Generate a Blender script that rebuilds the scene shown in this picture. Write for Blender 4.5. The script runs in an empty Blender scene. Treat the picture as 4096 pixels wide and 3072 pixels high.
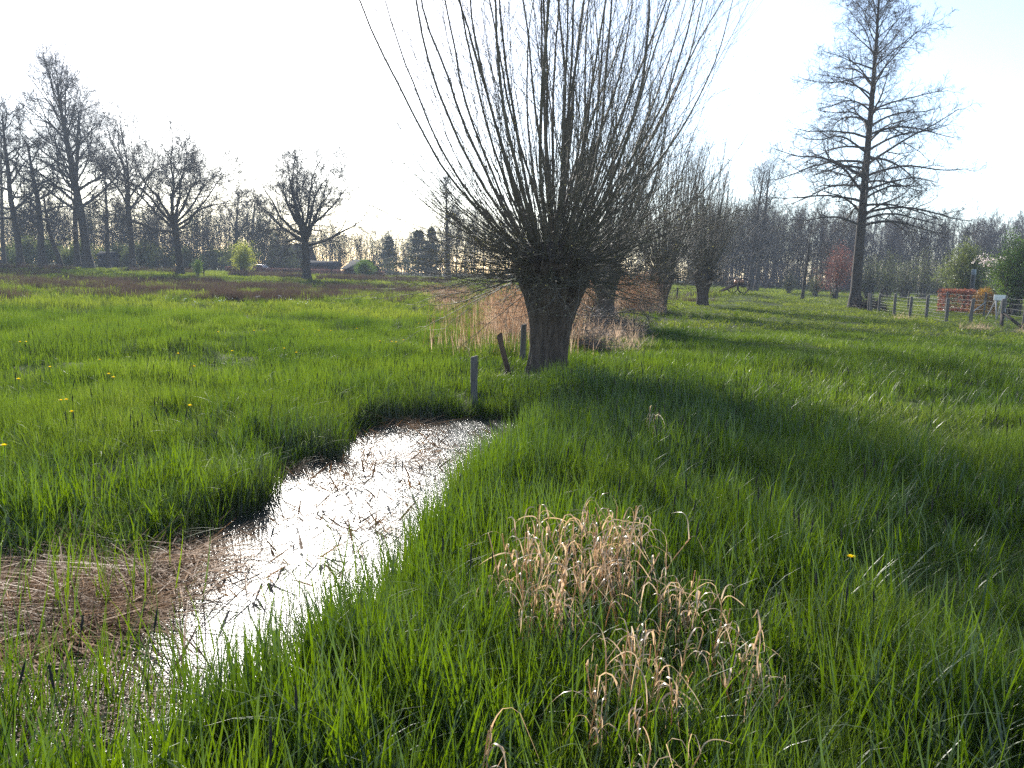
import bpy, math, random
import numpy as np
from mathutils import Vector

SC = bpy.context.scene
COL = SC.collection
rad = math.radians
PI = math.pi

# ------------------------------------------------------------------ camera
F_PX, W_PX, H_PX = 775.0, 1024.0, 768.0
CAM_Z = 1.6
PITCH, ROLL = math.atan(110.0 / F_PX), rad(1.72)
cp, sp, cr, sr = math.cos(PITCH), math.sin(PITCH), math.cos(ROLL), math.sin(ROLL)
FWD = np.array([0, cp, -sp])
UP0 = np.array([0, sp, cp])
RT0 = np.array([1.0, 0, 0])
RT = cr * RT0 + sr * UP0
UP = -sr * RT0 + cr * UP0
cam = bpy.data.cameras.new("camera")
cam_ob = bpy.data.objects.new("camera", cam)
COL.objects.link(cam_ob)
cam.sensor_width = 36.0
cam.lens = 36.0 * F_PX / W_PX
cam.clip_start, cam.clip_end = 0.05, 2000.0
from mathutils import Matrix
Mx = Matrix(((RT[0], UP[0], -FWD[0], 0), (RT[1], UP[1], -FWD[1], 0), (RT[2], UP[2], -FWD[2], CAM_Z), (0, 0, 0, 1)))
cam_ob.matrix_world = Mx
SC.camera = cam_ob

# ------------------------------------------------------------------ sky, sun, exposure
SUN_EL, SUN_AZ = 25.0, -19.0
world = bpy.data.worlds.new("World")
SC.world = world
world.use_nodes = True
wn = world.node_tree.nodes
sky = wn.new("ShaderNodeTexSky")
sky.sky_type = 'NISHITA'
sky.sun_disc = False
sky.sun_elevation, sky.sun_rotation = rad(SUN_EL), rad(SUN_AZ)
sky.air_density, sky.dust_density, sky.ozone_density = 0.8, 0.4, 0.0
world.node_tree.links.new(sky.outputs[0], wn["Background"].inputs[0])
wn["Background"].inputs[1].default_value = 0.15
S_DIR = Vector((math.sin(rad(SUN_AZ)) * math.cos(rad(SUN_EL)), math.cos(rad(SUN_AZ)) * math.cos(rad(SUN_EL)), math.sin(rad(SUN_EL))))
sun = bpy.data.lights.new("sun", 'SUN')
sun.energy, sun.angle, sun.color = 4.5, rad(0.5), (1.0, 0.955, 0.88)
sun_ob = bpy.data.objects.new("sun", sun)
COL.objects.link(sun_ob)
sun_ob.rotation_euler = S_DIR.to_track_quat('Z', 'Y').to_euler()
sun_ob.location = (-20, 60, 40)
SC.view_settings.view_transform = 'Standard'
SC.view_settings.look = 'None'
SC.view_settings.exposure = 1.10
SC.view_settings.gamma = 1.0
cy = SC.cycles
cy.max_bounces, cy.diffuse_bounces, cy.glossy_bounces, cy.transmission_bounces = 5, 3, 2, 3
cy.transparent_max_bounces, cy.volume_bounces = 6, 0
cy.caustics_reflective = cy.caustics_refractive = False
cy.sample_clamp_indirect = 6.0
cy.use_denoising = False

# ------------------------------------------------------------------ little helpers
def tag(o, label=None, cat=None, group=None, kind=None):
    if label: o["label"] = label
    if cat: o["category"] = cat
    if group: o["group"] = group
    if kind: o["kind"] = kind
    return o

def link(o, parent=None):
    COL.objects.link(o)
    if parent is not None: o.parent = parent
    return o

def empty(name, loc=(0, 0, 0), rz=0.0):
    o = bpy.data.objects.new(name, None)
    o.location, o.rotation_euler = loc, (0, 0, rz)
    return link(o)

def raw_mesh(name, verts, loops, sizes, mat=None, attr=None, smooth=True):
    me = bpy.data.meshes.new(name)
    v = np.ascontiguousarray(verts, dtype=np.float32).reshape(-1, 3)
    loops = np.ascontiguousarray(loops, dtype=np.int32).ravel()
    sizes = np.ascontiguousarray(sizes, dtype=np.int32).ravel()
    me.vertices.add(len(v)); me.vertices.foreach_set("co", v.ravel())
    me.loops.add(len(loops)); me.loops.foreach_set("vertex_index", loops)
    me.polygons.add(len(sizes))
    st = np.zeros(len(sizes), np.int32); st[1:] = np.cumsum(sizes)[:-1]
    me.polygons.foreach_set("loop_start", st)
    if smooth: me.polygons.foreach_set("use_smooth", np.ones(len(sizes), bool))
    if attr is not None:
        a = me.attributes.new("tone", 'FLOAT', 'POINT')
        a.data.foreach_set("value", np.ascontiguousarray(attr, dtype=np.float32))
    me.update(calc_edges=True)
    if mat is not None: me.materials.append(mat)
    return me

def mesh_ob(name, me, parent=None):
    return link(bpy.data.objects.new(name, me), parent)

def hash2(ix, iy, seed):
    h = (ix.astype(np.int64) * 374761393 + iy.astype(np.int64) * 668265263 + seed * 974711) & 0xFFFFFFFF
    h = ((h ^ (h >> 13)) * 1274126177) & 0xFFFFFFFF
    h = h ^ (h >> 16)
    return (h & 0xFFFF) / 65535.0

def noise(x, y, s, seed=0):
    x = np.asarray(x, float) / s; y = np.asarray(y, float) / s
    ix, iy = np.floor(x), np.floor(y)
    fx, fy = x - ix, y - iy
    fx, fy = fx * fx * (3 - 2 * fx), fy * fy * (3 - 2 * fy)
    a, b = hash2(ix, iy, seed), hash2(ix + 1, iy, seed)
    c, d = hash2(ix, iy + 1, seed), hash2(ix + 1, iy + 1, seed)
    return (a * (1 - fx) + b * fx) * (1 - fy) + (c * (1 - fx) + d * fx) * fy

def smooth(a, b, x):
    t = np.clip((np.asarray(x, float) - a) / (b - a), 0, 1)
    return t * t * (3 - 2 * t)

# ------------------------------------------------------------------ materials
def new_mat(name):
    m = bpy.data.materials.new(name)
    m.use_nodes = True
    nt = m.node_tree
    nt.nodes.clear()
    out = nt.nodes.new("ShaderNodeOutputMaterial")
    return m, nt, out

def nd(nt, typ, **kw):
    n = nt.nodes.new(typ)
    for k, v in kw.items():
        if k in n.inputs: n.inputs[k].default_value = v
        else: setattr(n, k, v)
    return n

def c4(c): return (c[0], c[1], c[2], 1.0)

def solid(name, c1, c2, scale=8.0, rough=0.8, bump=0.0, stretch=(1, 1, 1), metal=0.0, spec=0.3, detail=4.0):
    m, nt, out = new_mat(name)
    tc = nd(nt, "ShaderNodeTexCoord")
    mp = nd(nt, "ShaderNodeMapping"); mp.inputs["Scale"].default_value = stretch
    nt.links.new(tc.outputs["Object"], mp.inputs[0])
    nz = nd(nt, "ShaderNodeTexNoise", Scale=scale, Detail=detail, Roughness=0.65)
    nt.links.new(mp.outputs[0], nz.inputs["Vector"])
    rp = nd(nt, "ShaderNodeValToRGB")
    rp.color_ramp.elements[0].position, rp.color_ramp.elements[1].position = 0.32, 0.68
    rp.color_ramp.elements[0].color, rp.color_ramp.elements[1].color = c4(c1), c4(c2)
    nt.links.new(nz.outputs["Fac"], rp.inputs[0])
    b = nd(nt, "ShaderNodeBsdfPrincipled", Roughness=rough, Metallic=metal)
    b.inputs["Specular IOR Level"].default_value = spec
    nt.links.new(rp.outputs[0], b.inputs["Base Color"])
    if bump:
        bp = nd(nt, "ShaderNodeBump", Strength=bump, Distance=0.03)
        nt.links.new(nz.outputs["Fac"], bp.inputs["Height"])
        nt.links.new(bp.outputs[0], b.inputs["Normal"])
    nt.links.new(b.outputs[0], out.inputs[0])
    return m

def leafy(name, c1, c2, trans=0.5, gloss=0.06, patch=3.0, tint=None, rough=0.38, hue=0.483):
    """thin leaf: diffuse + translucent + weak gloss; colour from the blade's own tone, the tuft and the patch it grows in"""
    m, nt, out = new_mat(name)
    at = nd(nt, "ShaderNodeAttribute", attribute_name="tone")
    oi = nd(nt, "ShaderNodeObjectInfo")
    ge = nd(nt, "ShaderNodeNewGeometry")
    nz = nd(nt, "ShaderNodeTexNoise", Scale=1.0 / patch, Detail=3.0)
    nt.links.new(ge.outputs["Position"], nz.inputs["Vector"])
    a1 = nd(nt, "ShaderNodeMath", operation='MULTIPLY'); a1.inputs[1].default_value = 0.38
    nt.links.new(at.outputs["Fac"], a1.inputs[0])
    a2 = nd(nt, "ShaderNodeMath", operation='MULTIPLY_ADD'); a2.inputs[1].default_value = 0.25
    nt.links.new(oi.outputs["Random"], a2.inputs[0]); nt.links.new(a1.outputs[0], a2.inputs[2])
    a3 = nd(nt, "ShaderNodeMapRange"); a3.inputs["From Min"].default_value = 0.35; a3.inputs["From Max"].default_value = 0.65
    a3.inputs["To Min"].default_value = 0.0; a3.inputs["To Max"].default_value = 0.52
    nt.links.new(nz.outputs["Fac"], a3.inputs["Value"])
    a4 = nd(nt, "ShaderNodeMath", operation='ADD')
    nt.links.new(a2.outputs[0], a4.inputs[0]); nt.links.new(a3.outputs[0], a4.inputs[1])
    rp = nd(nt, "ShaderNodeValToRGB")
    rp.color_ramp.elements[0].color, rp.color_ramp.elements[1].color = c4(c1), c4(c2)
    rp.color_ramp.elements[0].position, rp.color_ramp.elements[1].position = 0.1, 0.9
    if tint:
        e = rp.color_ramp.elements.new(1.0); e.color = c4(tint)
    nt.links.new(a4.outputs[0], rp.inputs[0])
    df = nd(nt, "ShaderNodeBsdfDiffuse"); tr = nd(nt, "ShaderNodeBsdfTranslucent")
    nt.links.new(rp.outputs[0], df.inputs[0])
    hs = nd(nt, "ShaderNodeHueSaturation", Hue=hue, Saturation=1.10, Value=1.8)
    nt.links.new(rp.outputs[0], hs.inputs["Color"]); nt.links.new(hs.outputs[0], tr.inputs[0])
    mx = nd(nt, "ShaderNodeMixShader"); mx.inputs[0].default_value = trans
    nt.links.new(df.outputs[0], mx.inputs[1]); nt.links.new(tr.outputs[0], mx.inputs[2])
    gl = nd(nt, "ShaderNodeBsdfGlossy", Roughness=rough); gl.inputs[0].default_value = (1, 1, 1, 1)
    m2 = nd(nt, "ShaderNodeMixShader"); m2.inputs[0].default_value = gloss
    nt.links.new(mx.outputs[0], m2.inputs[1]); nt.links.new(gl.outputs[0], m2.inputs[2])
    nt.links.new(m2.outputs[0], out.inputs[0])
    return m

M = {}
M["bark"] = solid("bark_grey_brown", (0.035, 0.028, 0.024), (0.095, 0.078, 0.066), 9, 0.9, 0.6, (1, 1, 0.25))
M["bark_willow"] = solid("bark_willow", (0.030, 0.022, 0.018), (0.135, 0.100, 0.080), 16, 0.92, 1.0, (1, 1, 0.16), detail=8)
M["twig"] = solid("twig_grey", (0.045, 0.038, 0.035), (0.09, 0.077, 0.068), 5, 0.75, 0, spec=0.4)
M["rod"] = solid("willow_rod", (0.080, 0.068, 0.052), (0.18, 0.155, 0.12), 4, 0.65, 0, spec=0.25)
M["twig_purple"] = solid("twig_purple_brown", (0.050, 0.038, 0.038), (0.095, 0.074, 0.070), 3, 0.8, 0)
M["bud"] = leafy("young_bud", (0.13, 0.13, 0.05), (0.26, 0.26, 0.10), 0.45)
M["post"] = solid("weathered_post", (0.075, 0.065, 0.058), (0.18, 0.16, 0.145), 14, 0.9, 0.7, (1, 1, 0.12))
M["post_brown"] = solid("rotten_post", (0.05, 0.03, 0.022), (0.16, 0.10, 0.07), 12, 0.95, 0.8, (1, 1, 0.15))
M["brace"] = solid("dark_brace", (0.03, 0.022, 0.018), (0.07, 0.055, 0.045), 10, 0.9, 0.3)
M["wire"] = solid("galvanised_wire", (0.2, 0.2, 0.195), (0.32, 0.32, 0.31), 30, 0.55, 0, metal=0.3)
M["iron"] = solid("black_iron", (0.018, 0.017, 0.018), (0.05, 0.045, 0.045), 14, 0.5, 0.1, spec=0.5)
M["wheel_wood"] = solid("dark_wheel_wood", (0.03, 0.018, 0.016), (0.07, 0.04, 0.033), 10, 0.7, 0.1)
M["bronze"] = solid("weathered_bronze", (0.35, 0.17, 0.10), (0.55, 0.30, 0.19), 10, 0.45, 0, metal=0.5)
M["white_board"] = solid("white_painted_wood", (0.55, 0.53, 0.49), (0.78, 0.76, 0.72), 9, 0.7, 0.15)
M["grey_wood"] = solid("grey_wood", (0.25, 0.24, 0.23), (0.42, 0.40, 0.38), 10, 0.8, 0.2)
M["flue"] = solid("black_flue", (0.02, 0.022, 0.026), (0.04, 0.042, 0.048), 6, 0.55, 0, spec=0.4)
M["flue_cap"] = solid("grey_cap", (0.16, 0.19, 0.23), (0.24, 0.27, 0.31), 8, 0.5, 0)
M["roof_dark"] = solid("dark_roof", (0.022, 0.024, 0.028), (0.042, 0.045, 0.05), 3, 0.95, 0.3, spec=0.05)
M["brick"] = solid("dark_red_brick", (0.075, 0.038, 0.03), (0.13, 0.065, 0.05), 6, 0.9, 0.2)
M["black_wood"] = solid("black_tarred_wood", (0.018, 0.018, 0.02), (0.045, 0.042, 0.042), 5, 0.85, 0.2, (6, 6, 0.3))
M["white_paint"] = solid("white_paint", (0.6, 0.6, 0.58), (0.75, 0.75, 0.73), 6, 0.6, 0)
M["glass"] = solid("dark_glass", (0.02, 0.024, 0.028), (0.04, 0.045, 0.05), 3, 0.08, 0, spec=0.8)
M["red_paint"] = solid("red_car_paint", (0.28, 0.025, 0.02), (0.34, 0.035, 0.028), 3, 0.3, 0, spec=0.6)
M["white_car"] = solid("white_car_paint", (0.68, 0.68, 0.68), (0.75, 0.75, 0.75), 3, 0.3, 0, spec=0.6)
M["rubber"] = solid("tyre_rubber", (0.015, 0.015, 0.015), (0.03, 0.03, 0.03), 12, 0.9, 0)
M["lamp_glass"] = solid("lamp_glass", (0.55, 0.56, 0.58), (0.7, 0.7, 0.7), 3, 0.15, 0, spec=0.7)
M["straw"] = leafy("dry_straw", (0.33, 0.21, 0.115), (0.62, 0.46, 0.29), 0.42, 0.08, 1.0, (0.76, 0.66, 0.53), 0.35, 0.497)
M["reed"] = leafy("dry_reed", (0.34, 0.24, 0.16), (0.54, 0.41, 0.29), 0.5, 0.02, 4.0, None, 0.4, 0.496)
M["mat_reed"] = leafy("flattened_reed", (0.11, 0.058, 0.025), (0.34, 0.20, 0.10), 0.2, 0.02, 0.6, None, 0.45, 0.497)
M["rush"] = leafy("brown_rush", (0.036, 0.028, 0.022), (0.078, 0.054, 0.040), 0.35, 0.02, 3.0, None, 0.4, 0.5)
M["rush_green"] = leafy("dark_green_rush", (0.020, 0.030, 0.012), (0.05, 0.07, 0.025), 0.2, 0.05, 2.0)
M["grass_tall"] = leafy("tall_grass_blade", (0.022, 0.052, 0.006), (0.076, 0.132, 0.013), 0.55, 0.045, 1.5)
M["grass"] = leafy("meadow_grass_blade", (0.026, 0.060, 0.008), (0.098, 0.155, 0.020), 0.55, 0.022, 3.0, (0.15, 0.19, 0.045))
M["grass_far"] = leafy("far_grass_blade", (0.055, 0.088, 0.012), (0.140, 0.185, 0.030), 0.52, 0.02, 5.0, (0.16, 0.17, 0.06))
M["grass_pale"] = leafy("pale_bent_blade", (0.08, 0.13, 0.04), (0.20, 0.25, 0.11), 0.4, 0.04, 1.0, None, 0.45)
M["foxtail"] = solid("foxtail_spike", (0.012, 0.012, 0.012), (0.035, 0.030, 0.028), 20, 0.9, 0)
M["dock"] = leafy("dock_leaf", (0.05, 0.11, 0.015), (0.09, 0.19, 0.02), 0.55, 0.06, 0.5)
M["petal"] = leafy("yellow_petal", (0.75, 0.55, 0.01), (0.9, 0.72, 0.02), 0.35, 0.02, 1.0, None, 0.4, 0.5)
M["white_petal"] = leafy("white_petal", (0.7, 0.68, 0.68), (0.85, 0.84, 0.84), 0.4, 0.02, 1.0, None, 0.4, 0.5)
M["leaf_spring"] = leafy("spring_leaf", (0.045, 0.095, 0.015), (0.10, 0.17, 0.03), 0.5, 0.04, 1.5)
M["leaf_olive"] = leafy("olive_leaf", (0.06, 0.085, 0.022), (0.115, 0.145, 0.04), 0.5, 0.03, 3.0)
M["leaf_yellow"] = leafy("yellow_green_leaf", (0.20, 0.24, 0.04), (0.34, 0.38, 0.08), 0.5, 0.03, 1.0)
M["leaf_copper"] = leafy("copper_leaf", (0.12, 0.05, 0.04), (0.22, 0.10, 0.07), 0.45, 0.03, 1.0, None, 0.4, 0.497)
M["leaf_beech"] = leafy("dry_beech_leaf", (0.15, 0.055, 0.036), (0.30, 0.13, 0.08), 0.42, 0.04, 0.8, None, 0.4, 0.497)
M["leaf_orange"] = leafy("orange_brown_leaf", (0.19, 0.105, 0.03), (0.33, 0.20, 0.05), 0.45, 0.03, 0.8, None, 0.4, 0.497)
M["blossom"] = leafy("pale_pink_blossom", (0.62, 0.50, 0.47), (0.85, 0.76, 0.72), 0.4, 0.02, 1.0, None, 0.4, 0.5)
M["needle"] = leafy("conifer_needle", (0.012, 0.028, 0.018), (0.03, 0.052, 0.032), 0.2, 0.03, 2.0)
M["hedge_dark"] = leafy("dark_red_hedge_leaf", (0.085, 0.048, 0.042), (0.16, 0.09, 0.075), 0.4, 0.02, 2.0, None, 0.4, 0.5)

# ground: damp thatch and moss under the blades
gm, nt, out = new_mat("meadow_ground")
ge = nd(nt, "ShaderNodeNewGeometry")
n1 = nd(nt, "ShaderNodeTexNoise", Scale=0.22, Detail=5.0)
n2 = nd(nt, "ShaderNodeTexNoise", Scale=9.0, Detail=6.0, Roughness=0.7)
for n in (n1, n2): nt.links.new(ge.outputs["Position"], n.inputs["Vector"])
r1 = nd(nt, "ShaderNodeValToRGB")
r1.color_ramp.elements[0].position, r1.color_ramp.elements[1].position = 0.36, 0.66
r1.color_ramp.elements[0].color, r1.color_ramp.elements[1].color = (0.040, 0.058, 0.014, 1), (0.085, 0.125, 0.024, 1)
r2 = nd(nt, "ShaderNodeValToRGB")
r2.color_ramp.elements[0].position, r2.color_ramp.elements[1].position = 0.35, 0.7
r2.color_ramp.elements[0].color, r2.color_ramp.elements[1].color = (0.35, 0.32, 0.28, 1), (1.15, 1.1, 1.0, 1)
mm = nd(nt, "ShaderNodeMixRGB", blend_type='MULTIPLY'); mm.inputs[0].default_value = 1.0
nt.links.new(n1.outputs["Fac"], r1.inputs[0]); nt.links.new(n2.outputs["Fac"], r2.inputs[0])
nt.links.new(r1.outputs[0], mm.inputs[1]); nt.links.new(r2.outputs[0], mm.inputs[2])
# mud where the ground dips below the bank
sx = nd(nt, "ShaderNodeSeparateXYZ"); nt.links.new(ge.outputs["Position"], sx.inputs[0])
mr = nd(nt, "ShaderNodeMapRange"); mr.inputs["From Min"].default_value = -0.16; mr.inputs["From Max"].default_value = -0.06
nt.links.new(sx.outputs["Z"], mr.inputs["Value"])
mm2 = nd(nt, "ShaderNodeMixRGB"); mm2.inputs[1].default_value = (0.035, 0.026, 0.018, 1)
nt.links.new(mr.outputs[0], mm2.inputs[0]); nt.links.new(mm.outputs[0], mm2.inputs[2])
bb = nd(nt, "ShaderNodeBsdfPrincipled", Roughness=0.95); bb.inputs["Specular IOR Level"].default_value = 0.1
bp = nd(nt, "ShaderNodeBump", Strength=0.8, Distance=0.05)
nt.links.new(n2.outputs["Fac"], bp.inputs["Height"]); nt.links.new(bp.outputs[0], bb.inputs["Normal"])
nt.links.new(mm2.outputs[0], bb.inputs["Base Color"]); nt.links.new(bb.outputs[0], out.inputs[0])
M["ground"] = gm

wm, nt, out = new_mat("ditch_water")
ge = nd(nt, "ShaderNodeNewGeometry")
mp = nd(nt, "ShaderNodeMapping"); mp.inputs["Scale"].default_value = (1.0, 1.0, 1.0); mp.inputs["Rotation"].default_value = (0, 0, rad(20))
nt.links.new(ge.outputs["Position"], mp.inputs[0])
w1 = nd(nt, "ShaderNodeTexNoise", Scale=11.0, Detail=5.0, Roughness=0.7)
w2 = nd(nt, "ShaderNodeTexNoise", Scale=46.0, Detail=3.0, Roughness=0.6)
for n in (w1, w2): nt.links.new(mp.outputs[0], n.inputs["Vector"])
wb1 = nd(nt, "ShaderNodeBump", Strength=0.30, Distance=0.05); nt.links.new(w1.outputs["Fac"], wb1.inputs["Height"])
wb2 = nd(nt, "ShaderNodeBump", Strength=0.55, Distance=0.012); nt.links.new(w2.outputs["Fac"], wb2.inputs["Height"])
nt.links.new(wb1.outputs[0], wb2.inputs["Normal"])
wb = nd(nt, "ShaderNodeBsdfPrincipled", Roughness=0.27, IOR=1.33)
wb.inputs["Base Color"].default_value = (0.03, 0.032, 0.026, 1)
nt.links.new(wb2.outputs[0], wb.inputs["Normal"]); nt.links.new(wb.outputs[0], out.inputs[0])
M["water"] = wm

# ------------------------------------------------------------------ the lie of the land
def ray(px, py):
    return FWD + (px - 512.0) / F_PX * RT - (py - 384.0) / F_PX * UP

def hit(px, py, z=0.0):
    d = ray(px, py); t = (z - CAM_Z) / d[2]
    return d[0] * t, d[1] * t

def DP(x, y): return x * 0.462929, y * 0.462929

WATER_Z = -0.16
bank_l = [(1120, 908), (980, 903), (850, 912), (770, 930), (735, 985), (610, 1020), (590, 1095), (480, 1128), (370, 1195), (240, 1240), (60, 1235), (-120, 1250), (-420, 1330)]
bank_r = [(-500, 1800), (220, 1720), (400, 1620), (560, 1500), (720, 1400), (850, 1260), (930, 1150), (1010, 1060), (1110, 985), (1160, 945)]
POLY = np.array([hit(*DP(*p), WATER_Z) for p in bank_l + bank_r])

def poly_sd(x, y):
    """signed distance to the water's outline, negative inside"""
    x = np.asarray(x, float); y = np.asarray(y, float)
    d = np.full(x.shape, 1e9); ins = np.zeros(x.shape, bool)
    n = len(POLY)
    for i in range(n):
        ax, ay = POLY[i]; bx, by = POLY[(i + 1) % n]
        ex, ey = bx - ax, by - ay
        t = np.clip(((x - ax) * ex + (y - ay) * ey) / (ex * ex + ey * ey), 0, 1)
        d = np.minimum(d, np.hypot(x - ax - t * ex, y - ay - t * ey))
        c = ((ay > y) != (by > y)) & (x < (bx - ax) * (y - ay) / (by - ay + 1e-12) + ax)
        ins ^= c
    return np.where(ins, -d, d)

MOUND = (17.8, 60.0)
MOUND2 = (33.0, 52.0)
def zg(x, y, fine=True):
    x = np.asarray(x, float); y = np.asarray(y, float)
    z = 0.45 * smooth(60, 130, y)
    z = z + 0.10 * (noise(x, y, 9.0, 3) - 0.5) * smooth(8, 20, y)
    if fine: z = z + (0.10 * (noise(x, y, 0.9, 5) - 0.5) + 0.03 * (noise(x, y, 0.3, 6) - 0.5)) * (1 - 0.4 * smooth(15, 60, y))
    dx, dy = (x - MOUND[0]) / 4.3, (y - MOUND[1]) / 4.8
    z = z + 0.58 * np.exp(-1.5 * (dx * dx + dy * dy) ** 1.5)
    dx, dy = (x - MOUND2[0]) / 4.5, (y - MOUND2[1]) / 5.0
    z = z + 0.7 * np.exp(-1.6 * (dx * dx + dy * dy) ** 1.3)
    sd = poly_sd(x, y)
    z = z - 0.42 * (1 - smooth(-0.32, 0.22, sd)) - 0.08 * (1 - smooth(0.1, 1.2, sd))
    return z

def zg1(x, y): return float(zg(np.array([x]), np.array([y]))[0])

def place(px, Y):
    """ground point at depth Y under picture column px"""
    u = (px - 512.0) / F_PX; z = 0.0
    for _ in range(4):
        dz = z - CAM_Z
        X = (u * (Y * FWD[1] + dz * FWD[2]) - Y * RT[1] - dz * RT[2]) / RT[0]
        z = zg1(X, Y)
    return X, Y, z

def z_at(py, X, Y):
    v = -(py - 384.0) / F_PX
    return CAM_Z + (v * Y * FWD[1] - X * UP[0] - Y * UP[1]) / (UP[2] - v * FWD[2])

def axis(lo, hi, fine_lo, fine_hi, step, grow):
    a = list(np.arange(fine_lo, fine_hi, step))
    s, v = step, a[-1]
    while v < hi: s *= grow; v += s; a.append(v)
    s, v, b = step, fine_lo, []
    while v > lo: s *= grow; v -= s; b.append(v)
    return np.array(b[::-1] + a)

gx = axis(-420, 420, -9, 8, 0.11, 1.045)
gy = axis(-40, 620, 0.5, 15, 0.10, 1.028)
GX, GY = np.meshgrid(gx, gy)
GZ = zg(GX.ravel(), GY.ravel())
nx, ny = len(gx), len(gy)
ii = np.arange(nx * ny).reshape(ny, nx)
q = np.stack([ii[:-1, :-1], ii[:-1, 1:], ii[1:, 1:], ii[1:, :-1]], -1).reshape(-1, 4)
g = mesh_ob("ground", raw_mesh("ground", np.stack([GX.ravel(), GY.ravel(), GZ], -1), q, np.full(len(q), 4), M["ground"]))
tag(g, kind="structure")
wx0, wy0 = POLY.min(0) - 0.6; wx1, wy1 = POLY.max(0) + 0.6
wv = [(wx0, wy0, WATER_Z), (wx1, wy0, WATER_Z), (wx1, wy1, WATER_Z), (wx0, wy1, WATER_Z)]
wo = mesh_ob("water", raw_mesh("water", np.array(wv), [0, 1, 2, 3], [4], M["water"]))
tag(wo, kind="structure")

# pale farm road running under the left hand trees
def strip(name, pts, w, m, lift=0.03):
    v, f = [], []
    for i, (x, y) in enumerate(pts):
        x0, y0 = pts[max(i - 1, 0)]; x1, y1 = pts[min(i + 1, len(pts) - 1)]
        tx, ty = x1 - x0, y1 - y0; l = math.hypot(tx, ty)
        for s in (-1, 0, 1):
            a, b = x - ty / l * w / 2 * s, y + tx / l * w / 2 * s
            v.append((a, b, zg1(a, b) + lift + (0.03 if s == 0 else 0)))
        if i: k = 3 * i; f += [k - 3, k - 2, k + 1, k, k - 2, k - 1, k + 2, k + 1]
    return mesh_ob(name, raw_mesh(name, np.array(v), f, np.full(len(f) // 4, 4), m))
M["road"] = solid("pale_farm_road", (0.26, 0.25, 0.24), (0.38, 0.37, 0.35), 0.8, 0.9, 0.1)
tag(strip("road", [(-120, 127), (-90, 126), (-70, 125.5), (-50, 127), (-35, 131), (-20, 138)], 3.6, M["road"], 0.10), kind="structure")

# ------------------------------------------------------------------ tubes and trees
def unit(a): return a / (np.linalg.norm(a, axis=-1, keepdims=True) + 1e-9)

def tubes(groups):
    """groups of (P (B,N,3), R (B,N), sides) -> verts, quads"""
    V, Q, base = [], [], 0
    for P, R, k in groups:
        if P is None or len(P) == 0: continue
        B, N, _ = P.shape
        T = unit(np.gradient(P, axis=1))
        avg = unit(P[:, -1] - P[:, 0])
        ref = np.where(np.abs(avg[:, 2:3]) < 0.8, np.array([[0, 0, 1.0]]), np.array([[1.0, 0, 0]]))[:, None, :]
        U = unit(ref - (ref * T).sum(-1, keepdims=True) * T)
        Wv = np.cross(T, U)
        a = np.arange(k) * 2 * PI / k
        ring = P[:, :, None, :] + R[:, :, None, None] * (np.cos(a)[None, None, :, None] * U[:, :, None, :] + np.sin(a)[None, None, :, None] * Wv[:, :, None, :])
        idx = base + np.arange(B * N * k).reshape(B, N, k)
        nx_ = np.roll(idx, -1, axis=2)
        qd = np.stack([idx[:, :-1], nx_[:, :-1], nx_[:, 1:], idx[:, 1:]], -1).reshape(-1, 4)
        V.append(ring.reshape(-1, 3)); Q.append(qd); base += B * N * k
    return np.concatenate(V), np.concatenate(Q)

def tube_mesh(name, groups, m):
    v, q = tubes(groups)
    return raw_mesh(name, v, q, np.full(len(q), 4), m)

def grow(rng, P, R, L, n, tr=(0.3, 1.0), ang=(30, 60), lr=(0.4, 0.6), rr=0.6, N=6, wand=0.15, trop=0.03, taper=0.75, rmin=0.012, lt=0.4, by_t=False, droop=0.0, per=None):
    B, PN, _ = P.shape
    idx = np.repeat(np.arange(B), n)
    k = np.tile(np.arange(n), B)
    t = tr[0] + (tr[1] - tr[0]) * (k + rng.uniform(0.1, 0.9, len(k))) / n
    s = np.clip(t * (PN - 1), 0, PN - 1.001); i0 = s.astype(int); f = (s - i0)[:, None]
    p0 = P[idx, i0] * (1 - f) + P[idx, i0 + 1] * f
    r0 = R[idx, i0] * (1 - f[:, 0]) + R[idx, i0 + 1] * f[:, 0]
    tang = unit(P[idx, i0 + 1] - P[idx, i0])
    az = k * 2.399963 + rng.uniform(0, 2 * PI, B)[idx] + rng.normal(0, 0.45, len(k))
    ref = np.where(np.abs(tang[:, 2:3]) < 0.9, np.array([[0, 0, 1.0]]), np.array([[1.0, 0, 0]]))
    U = unit(np.cross(tang, ref)); Wv = np.cross(tang, U)
    if by_t: a = ang[0] + (ang[1] - ang[0]) * (t - tr[0]) / max(tr[1] - tr[0], 1e-6) + rng.normal(0, 6, len(k))
    else: a = rng.uniform(ang[0], ang[1], len(k))
    a = np.radians(a)[:, None]
    d = np.cos(a) * tang + np.sin(a) * (np.cos(az)[:, None] * U + np.sin(az)[:, None] * Wv)
    ln = L[idx] * rng.uniform(lr[0], lr[1], len(k)) * (1 - lt * t)
    rc = np.maximum(np.minimum(r0 * rr * rng.uniform(0.8, 1.1, len(k)), r0 * 0.95), rmin)
    pts = np.zeros((len(k), N, 3)); pts[:, 0] = p0
    step = (ln / (N - 1))[:, None]
    for j in range(1, N):
        q = j / (N - 1.0)
        d = d + rng.normal(0, wand, d.shape)
        d[:, 2] += trop - droop * (1.6 * q - 1.0) * (1 if droop else 0)
        d = unit(d)
        pts[:, j] = pts[:, j - 1] + d * step
    pts[:, :, 2] = np.maximum(pts[:, :, 2], 0.15)
    prof = np.linspace(1, 1 - taper, N)[None, :]
    return pts, np.maximum(rc[:, None] * prof, rmin * 0.6), ln

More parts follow.
